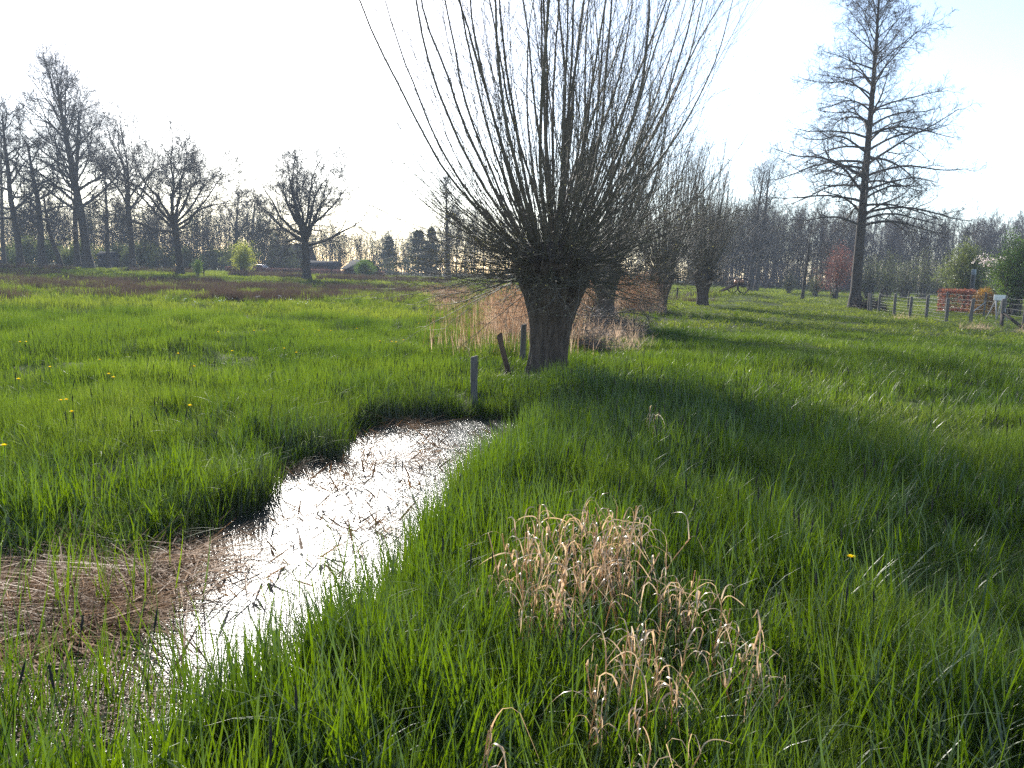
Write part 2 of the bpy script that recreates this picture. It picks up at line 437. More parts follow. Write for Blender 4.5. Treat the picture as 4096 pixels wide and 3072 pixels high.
def stem(rng, H, r0, r1, N=9, wand=0.03, lean=(0, 0), flare=1.5, start=(0, 0, -0.15)):
    P = np.zeros((1, N, 3)); P[0, 0] = start
    d = np.array([lean[0], lean[1], 1.0])
    for j in range(1, N):
        d = unit(d + np.append(rng.normal(0, wand, 2), 0.0) + np.array([0, 0, 0.02]))
        P[0, j] = P[0, j - 1] + d * (H - start[2]) / (N - 1)
    R = np.linspace(r0, r1, N)[None, :].copy(); R[0, 0] *= flare
    return P, R, np.array([H])

def tree_meshes(name, trunk, crown, bark="bark", twig="twig"):
    return tube_mesh(name + "_trunk", trunk, M[bark]), tube_mesh(name + "_crown", crown, M[twig])

def oak_round(seed, H, r, rmin=0.018, fork=0.34, spread=0.62, nl=9, angs=(74, 8), nlow=7):
    rng = np.random.default_rng(seed)
    P, R, L = stem(rng, H * (fork + 0.06), r, r * 0.72, 7, 0.03)
    L = np.array([H])
    a = grow(rng, P, R, L, nl, (0.74, 0.99), angs, (spread * 0.80, spread * 0.92), 0.55, 12, 0.14, 0.030, 0.9, rmin, -0.2, True)
    low = grow(rng, P, R, L, nlow, (0.5, 0.8), (75, 100), (0.22, 0.42), 0.25, 9, 0.18, -0.015, 0.8, rmin, 0.0)
    b = grow(rng, a[0], a[1], a[2], 11, (0.18, 0.97), (24, 54), (0.36, 0.60), 0.5, 9, 0.17, 0.025, 0.85, rmin, 0.42)
    c = grow(rng, b[0], b[1], b[2], 7, (0.2, 1.0), (24, 52), (0.36, 0.60), 0.55, 6, 0.19, 0.02, 0.8, rmin * 0.7, 0.35)
    lb = grow(rng, low[0], low[1], low[2], 9, (0.25, 1.0), (30, 60), (0.35, 0.6), 0.55, 6, 0.2, -0.03, 0.8, rmin * 0.8, 0.4)
    d = grow(rng, c[0], c[1], c[2], 6, (0.3, 1.0), (22, 50), (0.4, 0.68), 0.6, 4, 0.18, 0.02, 0.7, rmin * 0.5, 0.3)
    lc = grow(rng, lb[0], lb[1], lb[2], 6, (0.3, 1.0), (25, 60), (0.4, 0.65), 0.6, 4, 0.2, 0.0, 0.7, rmin * 0.65, 0.3)
    e = grow(rng, d[0], d[1], d[2], 4, (0.3, 1.0), (22, 55), (0.5, 0.8), 0.6, 3, 0.18, 0.02, 0.7, rmin * 0.36, 0.3)
    return [(P, R, 12), (a[0], a[1], 7)], [(low[0], low[1], 5), (b[0], b[1], 5), (c[0], c[1], 4), (d[0], d[1], 3), (lb[0], lb[1], 3), (lc[0], lc[1], 3), (e[0], e[1], 3)]

def tall_tree(seed, H, r, rmin=0.02, lean=(0, 0), first=0.28, n1=20, ang=(70, 28), ln=0.36, wand=0.13, trop=0.05, lvl=3, lt=0.45, twn=5, gnarl=0.018, rr=0.45):
    """a leader to the top and limbs all the way up"""
    rng = np.random.default_rng(seed)
    P, R, L = stem(rng, H * 0.93, r, r * 0.14, 12, gnarl, lean)
    R[0] = r * (np.linspace(1, 0.0, 12) * 0.86 + 0.14) ** 0.8; R[0, 0] *= 1.5
    a = grow(rng, P, R, L, n1, (first, 0.99), ang, (ln * 0.75, ln * 1.15), rr, 10, wand, trop, 0.8, rmin, lt, True)
    b = grow(rng, a[0], a[1], a[2], 9, (0.22, 0.98), (28, 60), (0.36, 0.6), 0.55, 7, wand * 1.25, trop, 0.8, rmin * 0.85, 0.4)
    c = grow(rng, b[0], b[1], b[2], 6, (0.25, 1.0), (28, 60), (0.42, 0.64), 0.6, 5, wand * 1.25, trop * 0.6, 0.7, rmin * 0.65, 0.3)
    out = [(a[0], a[1], 5), (b[0], b[1], 4), (c[0], c[1], 3)]
    if lvl > 2:
        d = grow(rng, c[0], c[1], c[2], twn, (0.3, 1.0), (25, 60), (0.45, 0.75), 0.6, 3, 0.2, 0.02, 0.7, rmin * 0.5, 0.3)
        out.append((d[0], d[1], 3))
    return [(P, R, 10)], out

def put_tree(name, meshes, loc, label, cat="tree", group=None, rz=0.0, sc=1.0, parts=("trunk", "crown")):
    o = empty(name, loc, rz); o.scale = (sc, sc, sc)
    tag(o, label, cat, group)
    for pn, me in zip(parts, meshes): mesh_ob(pn, me, o)
    return o

def copy_tree(src, loc, label, group=None, rz=0.0, sc=1.0, name=None):
    o = src.copy(); COL.objects.link(o)
    o.location, o.rotation_euler, o.scale = loc, (0, 0, rz), (sc, sc, sc)
    if label: o["label"] = label
    if group: o["group"] = group
    for ch in src.children:
        c = ch.copy(); COL.objects.link(c); c.parent = o
    return o

# ---- foliage: leaf-sized faces round given points
def leaf_cloud(rng, pts, size, per=4, jitter=0.25, droop=0.0):
    n = len(pts) * per
    c = np.repeat(pts, per, 0) + rng.normal(0, jitter, (n, 3))
    a = unit(rng.normal(0, 1, (n, 3))); b = unit(np.cross(a, rng.normal(0, 1, (n, 3))))
    a[:, 2] -= droop; a = unit(a)
    s = (size * rng.uniform(0.6, 1.4, n))[:, None]
    v = np.stack([c - a * s * 0.5, c + b * s * 0.28, c + a * s * 0.5, c - b * s * 0.28], 1)
    t = np.repeat(rng.uniform(0, 1, n), 4)
    return v.reshape(-1, 3), np.arange(n * 4), np.full(n, 4), t

def leaf_mesh(name, rng, pts, size, per, jitter, m, droop=0.0):
    v, l, s, t = leaf_cloud(rng, pts, size, per, jitter, droop)
    return raw_mesh(name, v, l, s, M[m], t, False)

# ------------------------------------------------------------------ solid shapes
class MB:
    def __init__(self): self.v, self.f = [], []
    def add(self, v, f):
        b = len(self.v); self.v += [tuple(map(float, p)) for p in v]; self.f += [[i + b for i in q] for q in f]
    def box(self, c, s, rz=0.0, taper=1.0):
        cx, cy_, cz = c; hx, hy, hz = s[0] / 2, s[1] / 2, s[2] / 2; co, si = math.cos(rz), math.sin(rz); v = []
        for z in (-1, 1):
            k = taper if z > 0 else 1.0
            for x, y in ((-1, -1), (1, -1), (1, 1), (-1, 1)):
                X, Y = x * hx * k, y * hy * k
                v.append((cx + X * co - Y * si, cy_ + X * si + Y * co, cz + z * hz))
        self.add(v, [(3, 2, 1, 0), (4, 5, 6, 7), (0, 1, 5, 4), (1, 2, 6, 5), (2, 3, 7, 6), (3, 0, 4, 7)])
    def tube(self, pts, r, k=8, cap=True):
        P = np.array(pts, float)[None]; R = np.array([r] * len(pts) if np.isscalar(r) else r, float)[None]
        v, q = tubes([(P, R, k)]); f = [list(map(int, a)) for a in q]
        if cap: f += [list(range(k))[::-1], list(range(len(v) - k, len(v)))]
        self.add(v, f)
    def ring(self, c, ax, R, r, n=28, k=6):
        ax = Vector(ax).normalized(); u = ax.orthogonal().normalized(); w = ax.cross(u); v, f = [], []
        for i in range(n):
            a = 2 * PI * i / n; d = u * math.cos(a) + w * math.sin(a)
            for j in range(k):
                b = 2 * PI * j / k; v.append(Vector(c) + d * (R + r[0] * math.cos(b)) + ax * (r[1] * math.sin(b)))
        for i in range(n):
            for j in range(k):
                i2, j2 = (i + 1) % n, (j + 1) % k; f.append((i * k + j, i2 * k + j, i2 * k + j2, i * k + j2))
        self.add(v, f)
    def prism(self, prof, y0, y1):
        """profile in x,z swept along y"""
        n = len(prof); v = [(x, y0, z) for x, z in prof] + [(x, y1, z) for x, z in prof]
        self.add(v, [list(range(n)), list(range(2 * n - 1, n - 1, -1))] + [(i, i + n, (i + 1) % n + n, (i + 1) % n) for i in range(n)])
    def build(self, name, m, parent=None, smooth_=False, bevel=0.0):
        me = raw_mesh(name, np.array(self.v), [i for q in self.f for i in q], [len(q) for q in self.f], M[m] if isinstance(m, str) else m, None, smooth_)
        o = mesh_ob(name, me, parent)
        if bevel:
            b = o.modifiers.new("bevel", 'BEVEL'); b.width = bevel; b.segments = 2
        return o

# ------------------------------------------------------------------ pollard willows
def willow_trunk(seed, H=2.0, s=1.0):
    rng = np.random.default_rng(seed)
    zs = np.array([-0.2, 0.0, 0.12, 0.3, 0.5, 0.7, 0.9, 1.1, 1.3, 1.45, 1.6, 1.72, 1.84, 1.95, 2.05, 2.13, 2.18]) * H / 2.0
    rs = np.array([0.42, 0.37, 0.325, 0.30, 0.29, 0.295, 0.32, 0.37, 0.43, 0.48, 0.53, 0.57, 0.58, 0.55, 0.46, 0.30, 0.04]) * s
    zz = np.linspace(zs[0], zs[-1], 64); rr = np.interp(zz, zs, rs)
    K = 96; a = np.arange(K) * 2 * PI / K
    ph = rng.uniform(0, 6.28, 8)
    A, Z = np.meshgrid(a, zz)
    rad_ = np.repeat(rr[:, None], K, 1)
    tw = A + 0.12 * np.sin(Z * 2.2 + ph[0])
    lump = 0.05 * np.sin(2 * A + ph[1]) + 0.045 * np.sin(3 * A + ph[2] + Z * 0.8) + 0.03 * np.sin(5 * A + ph[3] - Z)
    fur = 0.030 * (np.abs(np.sin(9.5 * tw + 1.5 * noise(A * 3, Z, 0.5, seed))) - 0.5) + 0.05 * (noise(A * 6, Z * 1.4, 0.33, seed + 2) - 0.5) + 0.025 * (noise(A * 12, Z * 3, 0.3, seed + 3) - 0.5)
    crack = -0.26 * np.exp(-((np.mod(A - 5.25 + PI, 2 * PI) - PI) / 0.13) ** 2) * smooth(0.5, 1.2, Z) - 0.12 * np.exp(-((np.mod(A - 4.95 + PI, 2 * PI) - PI) / 0.07) ** 2)
    head = smooth(1.2 * H / 2, 1.7 * H / 2, Z)
    knob = head * (0.22 * (noise(A * 2.2, Z, 0.28, seed + 5) - 0.5) + 0.16 * (noise(A * 5, Z * 2, 0.3, seed + 6) - 0.5))
    rad_ = rad_ * (1 + lump + fur + crack + knob)
    x = rad_ * np.cos(A) + 0.05 * np.sin(Z * 1.3 + ph[5]) * s; y = rad_ * np.sin(A) + 0.03 * np.sin(Z * 1.7 + ph[6]) * s
    v = np.stack([x, y, Z], -1).reshape(-1, 3)
    idx = np.arange(64 * K).reshape(64, K); nxt = np.roll(idx, -1, 1)
    qd = np.stack([idx[:-1], nxt[:-1], nxt[1:], idx[1:]], -1).reshape(-1, 4)
    return v, qd

def willow_rods(rng, n, th, L, r, zc, rh, N=12, up=0.055, wand=0.035, rtip=0.004, az=None, decay=0.1):
    az = rng.uniform(0, 2 * PI, n) if az is None else az
    a = np.radians(th[0] + (th[1] - th[0]) * rng.uniform(0, 1, n) ** 0.62)
    d = np.stack([np.sin(a) * np.cos(az), np.sin(a) * np.sin(az), np.cos(a)], -1)
    p = d * np.array([rh, rh, rh * 0.6]) * rng.uniform(0.6, 0.98, n)[:, None] + np.array([0, 0, zc]) + rng.normal(0, 0.05, (n, 3))
    ln = rng.uniform(L[0], L[1], n) * (1 - (0.5 * smooth(48, 88, np.degrees(a)) if L[1] > 3 else 0)); r0 = rng.uniform(r[0], r[1], n)
    P = np.zeros((n, N, 3)); P[:, 0] = p
    bend = rng.normal(0, wand, (n, 3))
    for j in range(1, N):
        d = d + rng.normal(0, wand, d.shape) + bend * 0.25; d[:, 2] += up * (1.0 - 0.3 * j / N); d[:, :2] *= 1 - decay; d = unit(d)
        P[:, j] = P[:, j - 1] + d * (ln / (N - 1))[:, None]
    R = r0[:, None] * np.linspace(1, 0.0, N)[None] ** 0.8 + rtip
    return P, R, ln

def willow(seed, loc, label, group, H=2.0, s=1.0, big=60, mid=110, low=90, tw=8, tips=4, rmin=0.004, buds=True, rscale=1.0, name="pollard_willow", fan=1.0):
    rng = np.random.default_rng(seed)
    o = empty(name, loc); tag(o, label, "tree", group)
    v, q = willow_trunk(seed, H, s)
    mesh_ob("trunk", raw_mesh("willow_trunk", v, q, np.full(len(q), 4), M["bark_willow"]), o)
    zc, rh = 1.80 * H / 2, 0.55 * s
    A = willow_rods(rng, big, (3, 56 * fan), (4.8, 6.9), (0.016 * rscale, 0.028 * rscale), zc, rh, 18, 0.018, 0.045, rmin, None, 0.082)
    B = willow_rods(rng, mid, (4, 86 * fan), (1.0, 5.6), (0.0035 * rscale, 0.0095 * rscale), zc, rh, 14, 0.02, 0.06, rmin * 0.8, None, 0.088)
    Cc = willow_rods(rng, low, (62, 114), (0.8 * fan, 2.8 * fan ** 2), (0.003 * rscale, 0.008 * rscale), zc - 0.05, rh * 1.02, 12, 0.035, 0.085, rmin * 0.6, None, 0.01)
    sh = [(A[0], A[1], 6), (B[0], B[1], 5), (Cc[0], Cc[1], 4)]
    ta = grow(rng, A[0], A[1], A[2], int(tw * 1.5), (0.30, 0.98), (22, 50), (0.12, 0.38), 0.25, 7, 0.07, 0.045, 0.7, rmin * 0.8, 0.35)
    tb = grow(rng, B[0], B[1], B[2], tw, (0.35, 0.98), (18, 45), (0.10, 0.28), 0.5, 5, 0.08, 0.05, 0.7, rmin * 0.8, 0.3)
    tc_ = grow(rng, Cc[0], Cc[1], Cc[2], max(tw - 2, 3), (0.3, 0.98), (20, 55), (0.15, 0.35), 0.55, 4, 0.1, 0.05, 0.7, rmin * 0.8, 0.3)
    t2 = grow(rng, ta[0], ta[1], ta[2], tips, (0.25, 0.98), (20, 45), (0.25, 0.55), 0.7, 4, 0.08, 0.04, 0.6, rmin * 0.65, 0.3)
    mesh_ob("shoots", tube_mesh("willow_shoots", sh, M["rod"]), o)
    tg = [(ta[0], ta[1], 3), (tb[0], tb[1], 3), (tc_[0], tc_[1], 3), (t2[0], t2[1], 3)]
    mesh_ob("twigs", tube_mesh("willow_twigs", tg, M["rod"]), o)
    if buds:
        pts = []
        for g_ in (ta, tb, tc_, t2):
            P = g_[0]; N = P.shape[1]
            for k in range(2):
                t = rng.uniform(0.2, 0.99, len(P)) * (N - 1); i0 = np.minimum(t.astype(int), N - 2); f = (t - i0)[:, None]
                pts.append(P[np.arange(len(P)), i0] * (1 - f) + P[np.arange(len(P)), i0 + 1] * f)
        pts = np.concatenate(pts); pts = pts[rng.uniform(0, 1, len(pts)) < 0.35]
        mesh_ob("buds", leaf_mesh("willow_buds", rng, pts, 0.020, 1, 0.006, "bud"), o)
    return o

GW = "pollard willows in a row along the ditch"
X, Y, Z = place(548, 12.3)
W1 = (X, Y)
willow(11, (X, Y, Z), "big pollard willow with thick cracked trunk, the nearest, standing by the wet ditch", GW, 2.0, 1.04, 42, 250, 240, 18, 2, 0.0032)
X, Y, Z = place(603, 25.5); W2 = (X, Y)
willow(12, (X, Y, Z), "pollard willow standing in dry reeds, half hidden behind the biggest willow", GW, 1.95, 0.95, 34, 130, 110, 12, 3, 0.006, False, 1.1, fan=0.72)
X, Y, Z = place(660, 36); W3 = (X, Y)
willow(13, (X, Y, Z), "pollard willow with dark trunk at the right end of the dry reed bed", GW, 1.95, 1.0, 34, 130, 110, 12, 3, 0.007, False, 1.2, fan=0.72)
X, Y, Z = place(703, 46.5); W4 = (X, Y)
willow(14, (X, Y, Z), "smaller pollard willow farthest along the row, left of the grassy mound", GW, 2.0, 1.05, 34, 130, 110, 12, 3, 0.008, False, 1.3, fan=0.72)

# ------------------------------------------------------------------ the tall alder on the right
def alder(seed, H, r):
    rng = np.random.default_rng(seed)
    P, R, L = stem(rng, H, r, 0.05, 16, 0.014, (-0.012, 0), 1.45)
    n = 74
    k = np.arange(n); t = 0.27 + 0.72 * ((k + rng.uniform(0.1, 0.9, n)) / n) ** 1.05
    s = t * 15; i0 = np.minimum(s.astype(int), 14); f = (s - i0)[:, None]
    p0 = P[0, i0] * (1 - f) + P[0, i0 + 1] * f; r0 = R[0, i0] * (1 - f[:, 0]) + R[0, i0 + 1] * f[:, 0]
    az = k * 2.399963 + rng.normal(0, 0.35, n)
    el = np.radians(17 + 36 * smooth(0.5, 1.0, t) + rng.normal(0, 9, n))
    d = np.stack([np.cos(el) * np.cos(az), np.cos(el) * np.sin(az), np.sin(el) + 0.20], -1); d = unit(d)
    prof = np.interp(t, [0.27, 0.36, 0.45, 0.6, 0.75, 0.88, 1.0], [6.2, 6.6, 6.3, 5.4, 4.6, 3.2, 1.3])
    ln = prof * rng.uniform(0.75, 1.12, n)
    N = 12; pts = np.zeros((n, N, 3)); pts[:, 0] = p0
    bend = 0.10 * (1 - smooth(0.55, 0.95, t))
    for j in range(1, N):
        q_ = j / (N - 1.0)
        d = d + rng.normal(0, 0.075, d.shape)
        d[:, 2] += -bend * (1.0 if q_ < 0.72 else -0.4); d = unit(d)
        pts[:, j] = pts[:, j - 1] + d * (ln / (N - 1))[:, None]
    rb = np.minimum(r0 * 0.42, 0.028 + 0.010 * ln)
    ra = np.maximum(rb[:, None] * np.linspace(1, 0.22, N)[None], 0.012)
    b = grow(rng, pts, ra, ln, 12, (0.2, 0.99), (30, 65), (0.26, 0.5), 0.55, 7, 0.17, 0.0, 0.75, 0.011, 0.45)
    c = grow(rng, b[0], b[1], b[2], 7, (0.2, 1.0), (30, 60), (0.32, 0.58), 0.6, 5, 0.18, 0.02, 0.7, 0.009, 0.35)
    e = grow(rng, c[0], c[1], c[2], 5, (0.3, 1.0), (25, 60), (0.4, 0.7), 0.7, 3, 0.2, 0.02, 0.6, 0.0065, 0.3)
    tips = c[0][:, -1]; tips = tips[rng.uniform(0, 1, len(tips)) < 0.5]
    return [(P, R, 14)], [(pts, ra, 6), (b[0], b[1], 4), (c[0], c[1], 3), (e[0], e[1], 3)], tips

X, Y, Z = place(854.5, 52)
ALD = (X, Y)
tr, crn, tips = alder(5, 19.9, 0.36)
ald = put_tree("alder_tree", tree_meshes("alder", tr, crn), (X, Y, Z), "tall bare tree with straight trunk and arching side branches beside the wire fence")
mesh_ob("cones", leaf_mesh("alder_cones", np.random.default_rng(2), tips, 0.05, 2, 0.08, "twig_purple"), ald)

# ------------------------------------------------------------------ bare trees across the left meadow
X, Y, Z = place(306.5, 90)
put_tree("oak_tree", tree_meshes("lone_oak", *oak_round(21, 15.6, 0.52, 0.028, 0.29, 0.58, 14, (84, 6), 9)), (X, Y, Z), "lone bare oak with wide round crown standing out in the meadow")
GO = "bare trees at the left edge of the meadow"
def H_of(px, py_top, Y):
    X, Y, Z = place(px, Y); return z_at(py_top, X, Y) - Z
specs = [  # column, top row, depth, radius, lean, label, options
    (180.5, 135, 95, 0.45, (0.0, 0), "bare oak with broad crown, rightmost of the left group", dict(kind="round")),
    (132.6, 107, 112, 0.44, (0.03, 0), "bare tree with long clean trunk and high forked crown, gnarled branches to its right", dict(kind="forked")),
    (88.7, 72, 115, 0.66, (-0.045, 0), "tallest and thickest bare tree of the left group", dict(first=0.32, n1=40, ang=(62, 20), ln=0.46, wand=0.10, trop=0.06)),
    (77.5, 95, 121, 0.44, (-0.03, 0), "slanting bare tree directly behind the tallest one", dict(first=0.36, n1=26, ang=(50, 18), ln=0.44, wand=0.12, trop=0.05)),
    (43, 131, 111, 0.52, (0.02, 0), "bare tree with a broken snag top near the left edge", dict(first=0.30, n1=20, ang=(85, 40), ln=0.36, wand=0.2, rr=0.62, gnarl=0.05)),
    (21, 104, 110, 0.48, (0.0, 0), "gnarled bare tree nearest the left edge", dict(first=0.26, n1=22, ang=(85, 30), ln=0.40, wand=0.18, rr=0.62, gnarl=0.06)),
    (61, 186, 116, 0.40, (-0.16, 0), "short crooked bare tree leaning left between two trunks", dict(first=0.3, n1=14, ang=(80, 40), ln=0.5, wand=0.2, gnarl=0.08)),
    (108.5, 166, 118, 0.34, (0.0, 0), "slender bare tree in front of the small dark hut", dict(first=0.32, n1=18, ang=(85, 30), ln=0.42, wand=0.18)),
    (234.5, 195, 150, 0.40, (0.0, 0), "hazy bare tree with upright branches left of the yellow sapling", dict(first=0.4, n1=18, ang=(50, 15), ln=0.36, wand=0.08)),
    (252, 198, 152, 0.42, (0.0, 0), "hazy bare tree directly behind the yellow green sapling", dict(first=0.34, n1=18, ang=(75, 30), ln=0.42, wand=0.15)),
    (4, 118, 124, 0.34, (0.02, 0), "bare tree cut by the left edge of the picture", dict(first=0.3, n1=18, ang=(75, 30), ln=0.4, wand=0.16)),
    (158, 205, 140, 0.26, (0.0, 0), "thin bare tree seen between the high forked tree and the broad oak", dict(first=0.3, n1=18, ang=(70, 30), ln=0.46, wand=0.16)),
    (205, 228, 142, 0.24, (0.0, 0), "low thin bare tree right of the broad oak", dict(first=0.28, n1=16, ang=(75, 35), ln=0.5, wand=0.15)),
    (448, 183, 104, 0.36, (0.0, 0), "bare tree seen through the left shoots of the biggest willow", dict(first=0.36, n1=18, ang=(75, 20), ln=0.38, wand=0.16)),
]
for i, (px, pt, d, r, lean, lab, kw) in enumerate(specs):
    X, Y, Z = place(px, d); H = H_of(px, pt, d)
    if kw.get("kind") == "round": ms = tree_meshes("broad_oak", *oak_round(40, H * 1.06, r, 0.030, 0.34, 0.58, 13, (84, 6), 9))
    elif kw.get("kind") == "forked": ms = tree_meshes("forked_tree", *oak_round(43, H * 1.04, r, 0.026, 0.40, 0.50, 7, (52, 4), 9))
    else: ms = tree_meshes("bare_tree", *tall_tree(60 + i, H, r, 0.028, lean, twn=6, **kw))
    put_tree("bare_tree", ms, (X, Y, Z), lab, group=GO if i not in (13,) else None)

for i, (px, pt, d, lean, lab) in enumerate([(749.5, 166, 99, (-0.01, 0), "left one of two bare trees growing close together behind the cannon"), (755.5, 164, 100, (0.07, 0), "right one of two bare trees growing close together behind the cannon")]):
    X, Y, Z = place(px, d)
    put_tree("bare_tree", tree_meshes("upright_tree", *tall_tree(90 + i, H_of(px, pt, d) * 1.03, 0.30, 0.016, lean, 0.16, 22, (50, 26), 0.40, 0.09, 0.04, twn=4)), (X, Y, Z), lab, group="pair of bare trees behind the cannon")
X, Y, Z = place(802, 70)
put_tree("bare_tree", tree_meshes("small_tree", *tall_tree(95, 7.4, 0.17, 0.014, (0.03, 0), 0.3, 18, (95, 45), 0.5, 0.14, -0.01, twn=4)), (X, Y, Z), "small bare tree with drooping branches between the mound and the tall fence side tree")

# ------------------------------------------------------------------ woods behind: copied trees, and the massed twigs between them
rngw = np.random.default_rng(77)
protos = []
for i in range(5):
    protos.append(tree_meshes("wood_tree", *tall_tree(120 + i, 13.5, 0.15, 0.016, (rngw.normal(0, 0.02), 0), 0.34, 20, (45, 20), 0.30, 0.09, 0.06, 3, twn=3), twig="twig_purple"))
def wood_row(spots, label, group, tall, name="wood_tree"):
    first = {}
    for j, (px, d) in enumerate(spots):
        X, Y, Z = place(px, d); i = int(rngw.integers(0, 5)); s = tall * rngw.uniform(0.82, 1.12)
        if i not in first: first[i] = put_tree(name, protos[i], (X, Y, Z), label, group=group, rz=rngw.uniform(0, 6.28), sc=s)
        else: copy_tree(first[i], (X, Y, Z), label, group, rngw.uniform(0, 6.28), s)
wood_row([(690 + 338 * (k + rngw.uniform(0, 1)) / 58, rngw.uniform(128, 142)) for k in range(58)], "thin bare trunk tree of the dark wood behind the fence and mound", "trees of the dark wood on the right", 0.94)
wood_row([(4 + 255 * (k + rngw.uniform(0, 1)) / 24, rngw.uniform(150, 168)) for k in range(24)], "slender bare tree of the hazy wood behind the left group", "trees of the hazy wood on the left", 0.85)
wood_row([(330 + 120 * (k + rngw.uniform(0, 1)) / 9, rngw.uniform(165, 185)) for k in range(9)], "pale slender bare tree of the distant wood behind the gabled shed", "trees of the distant wood in the middle", 0.70)
wood_row([(455 + 235 * (k + rngw.uniform(0, 1)) / 22, rngw.uniform(140, 160)) for k in range(22)], "bare tree of the wood seen through the willow shoots", "trees of the wood behind the willows", 0.9)

def twig_mass(name, label, seed, n, pxr, dr, hr, mat_, rmin=0.02, leafm=None, leaf=0.12, per=3, ang=(10, 50)):
    """a wood edge too dense to count: crossing twigs (and young leaf) through the wood's whole depth"""
    rng = np.random.default_rng(seed)
    base = []
    for k in range(n):
        d = rng.uniform(*dr); X, Y, Z = place(rng.uniform(*pxr), d); base.append((X, Y, Z))
    base = np.array(base)
    H = rng.uniform(hr[0], hr[1], n)
    N = 5; P = np.zeros((n, N, 3)); P[:, 0] = base; dd = unit(np.stack([rng.normal(0, 0.1, n), rng.normal(0, 0.1, n), np.ones(n)], -1))
    for j in range(1, N):
        dd = unit(dd + rng.normal(0, 0.06, dd.shape)); P[:, j] = P[:, j - 1] + dd * (H / (N - 1))[:, None]
    R = rng.uniform(0.03, 0.075, n)[:, None] * np.linspace(1, 0.25, N)[None]
    b = grow(rng, P, R, H, 16, (0.12, 1.0), ang, (0.18, 0.36), 0.5, 4, 0.12, 0.04, 0.7, rmin, 0.35)
    c = grow(rng, b[0], b[1], b[2], 5, (0.2, 1.0), (20, 60), (0.35, 0.6), 0.6, 3, 0.15, 0.02, 0.6, rmin * 0.8, 0.3)
    v, q_ = tubes([(P, R, 4), (b[0], b[1], 3), (c[0], c[1], 3)])
    me = raw_mesh(name, v, q_, np.full(len(q_), 4), M[mat_])
    o = mesh_ob(name, me); tag(o, label, "woodland", kind="stuff")
    if leafm:
        pts = np.concatenate([b[0][:, -1], c[0][:, -1]])
        mesh_ob("young_leaves", leaf_mesh("young_leaves", rng, pts, leaf, per, 0.5, leafm), o)
    return o
twig_mass("woodland", "dense purple brown mass of bare twigs of the wood on the right", 201, 480, (690, 1060), (134, 156), (10.0, 13.8), "twig_purple", 0.026)
twig_mass("woodland", "bare twig mass with pale green young leaf behind the twin trees", 202, 70, (700, 800), (128, 138), (9.5, 13.5), "twig_purple", 0.02, "leaf_olive", 0.11, 3)
twig_mass("woodland", "bluish hazy mass of bare twigs and young leaf behind the left trees", 203, 420, (-30, 290), (148, 180), (8.5, 13), "twig", 0.026, "leaf_olive", 0.14, 2)
twig_mass("woodland", "pale hazy mass of distant bare trees in the middle", 204, 230, (270, 450), (165, 200), (6.5, 10.5), "twig", 0.026, "leaf_olive", 0.14, 2)
twig_mass("woodland", "bare twig mass of the wood behind the willow row", 205, 200, (440, 700), (140, 170), (8, 12.5), "twig", 0.024, "leaf_olive", 0.12, 1)

twig_mass("undergrowth", "dark tangle of bare undergrowth along the foot of the right hand wood", 206, 300, (690, 1060), (126, 150), (2.0, 4.6), "twig_purple", 0.024, None, 0.1, 1, (25, 70))
twig_mass("undergrowth", "dim green undergrowth along the foot of the left hand wood", 207, 260, (-30, 300), (140, 165), (2.0, 4.6), "twig", 0.024, "leaf_olive", 0.13, 2, (25, 70))
twig_mass("undergrowth", "bare undergrowth along the foot of the wood behind the willows", 208, 220, (380, 700), (140, 165), (1.6, 3.6), "twig", 0.024, "leaf_olive", 0.12, 1, (25, 70))

# ------------------------------------------------------------------ bushes, saplings, hedges, conifers
def bush(name, loc, label, cat, seed, w, h, m, n=40, leaf=0.07, per=3, group=None, clear=0.0, jitter=0.12, twig="twig", parts=("branches", "leaves"), d=None, up=0.05):
    rng = np.random.default_rng(seed)
    d = d or w
    az = rng.uniform(0, 6.28, n); a = rng.uniform(0.05, 1.0, n)
    tip = np.stack([np.cos(az) * a * w / 2, np.sin(az) * a * d / 2, h * np.sqrt(np.clip(1 - 0.75 * a * a, 0.1, 1)) * rng.uniform(0.7, 1.02, n)], -1)
    N = 6; s = np.linspace(0, 1, N)[None, :, None]
    root = np.stack([rng.normal(0, w * 0.05, n), rng.normal(0, d * 0.05, n), np.full(n, -0.05)], -1)
    P = root[:, None] * (1 - s) + tip[:, None] * s
    P[:, :, :2] = root[:, None, :2] + (tip - root)[:, None, :2] * (s ** 1.5)
    P[:, 1:] += rng.normal(0, 0.02 * h, P[:, 1:].shape)
    R = (0.008 * h + 0.006) * np.linspace(1, 0.25, N)[None].repeat(n, 0)
    L = np.full(n, h)
    b = grow(rng, P, R, L, 10, (0.25 + clear, 1.0), (25, 65), (0.15, 0.30), 0.6, 4, 0.15, up, 0.6, 0.007, 0.3)
    c = grow(rng, b[0], b[1], b[2], 5, (0.25, 1.0), (25, 65), (0.35, 0.6), 0.6, 3, 0.15, up, 0.6, 0.005, 0.3)
    o = empty(name, loc); tag(o, label, cat, group)
    mesh_ob(parts[0], tube_mesh(name, [(P, R, 5), (b[0], b[1], 3), (c[0], c[1], 3)], M[twig]), o)
    if m:
        pts = np.concatenate([b[0][:, -1], c[0][:, -1], c[0][:, 1]])
        mesh_ob(parts[1], leaf_mesh(name + "_leaves", rng, pts, leaf, per, jitter, m), o)
    return o

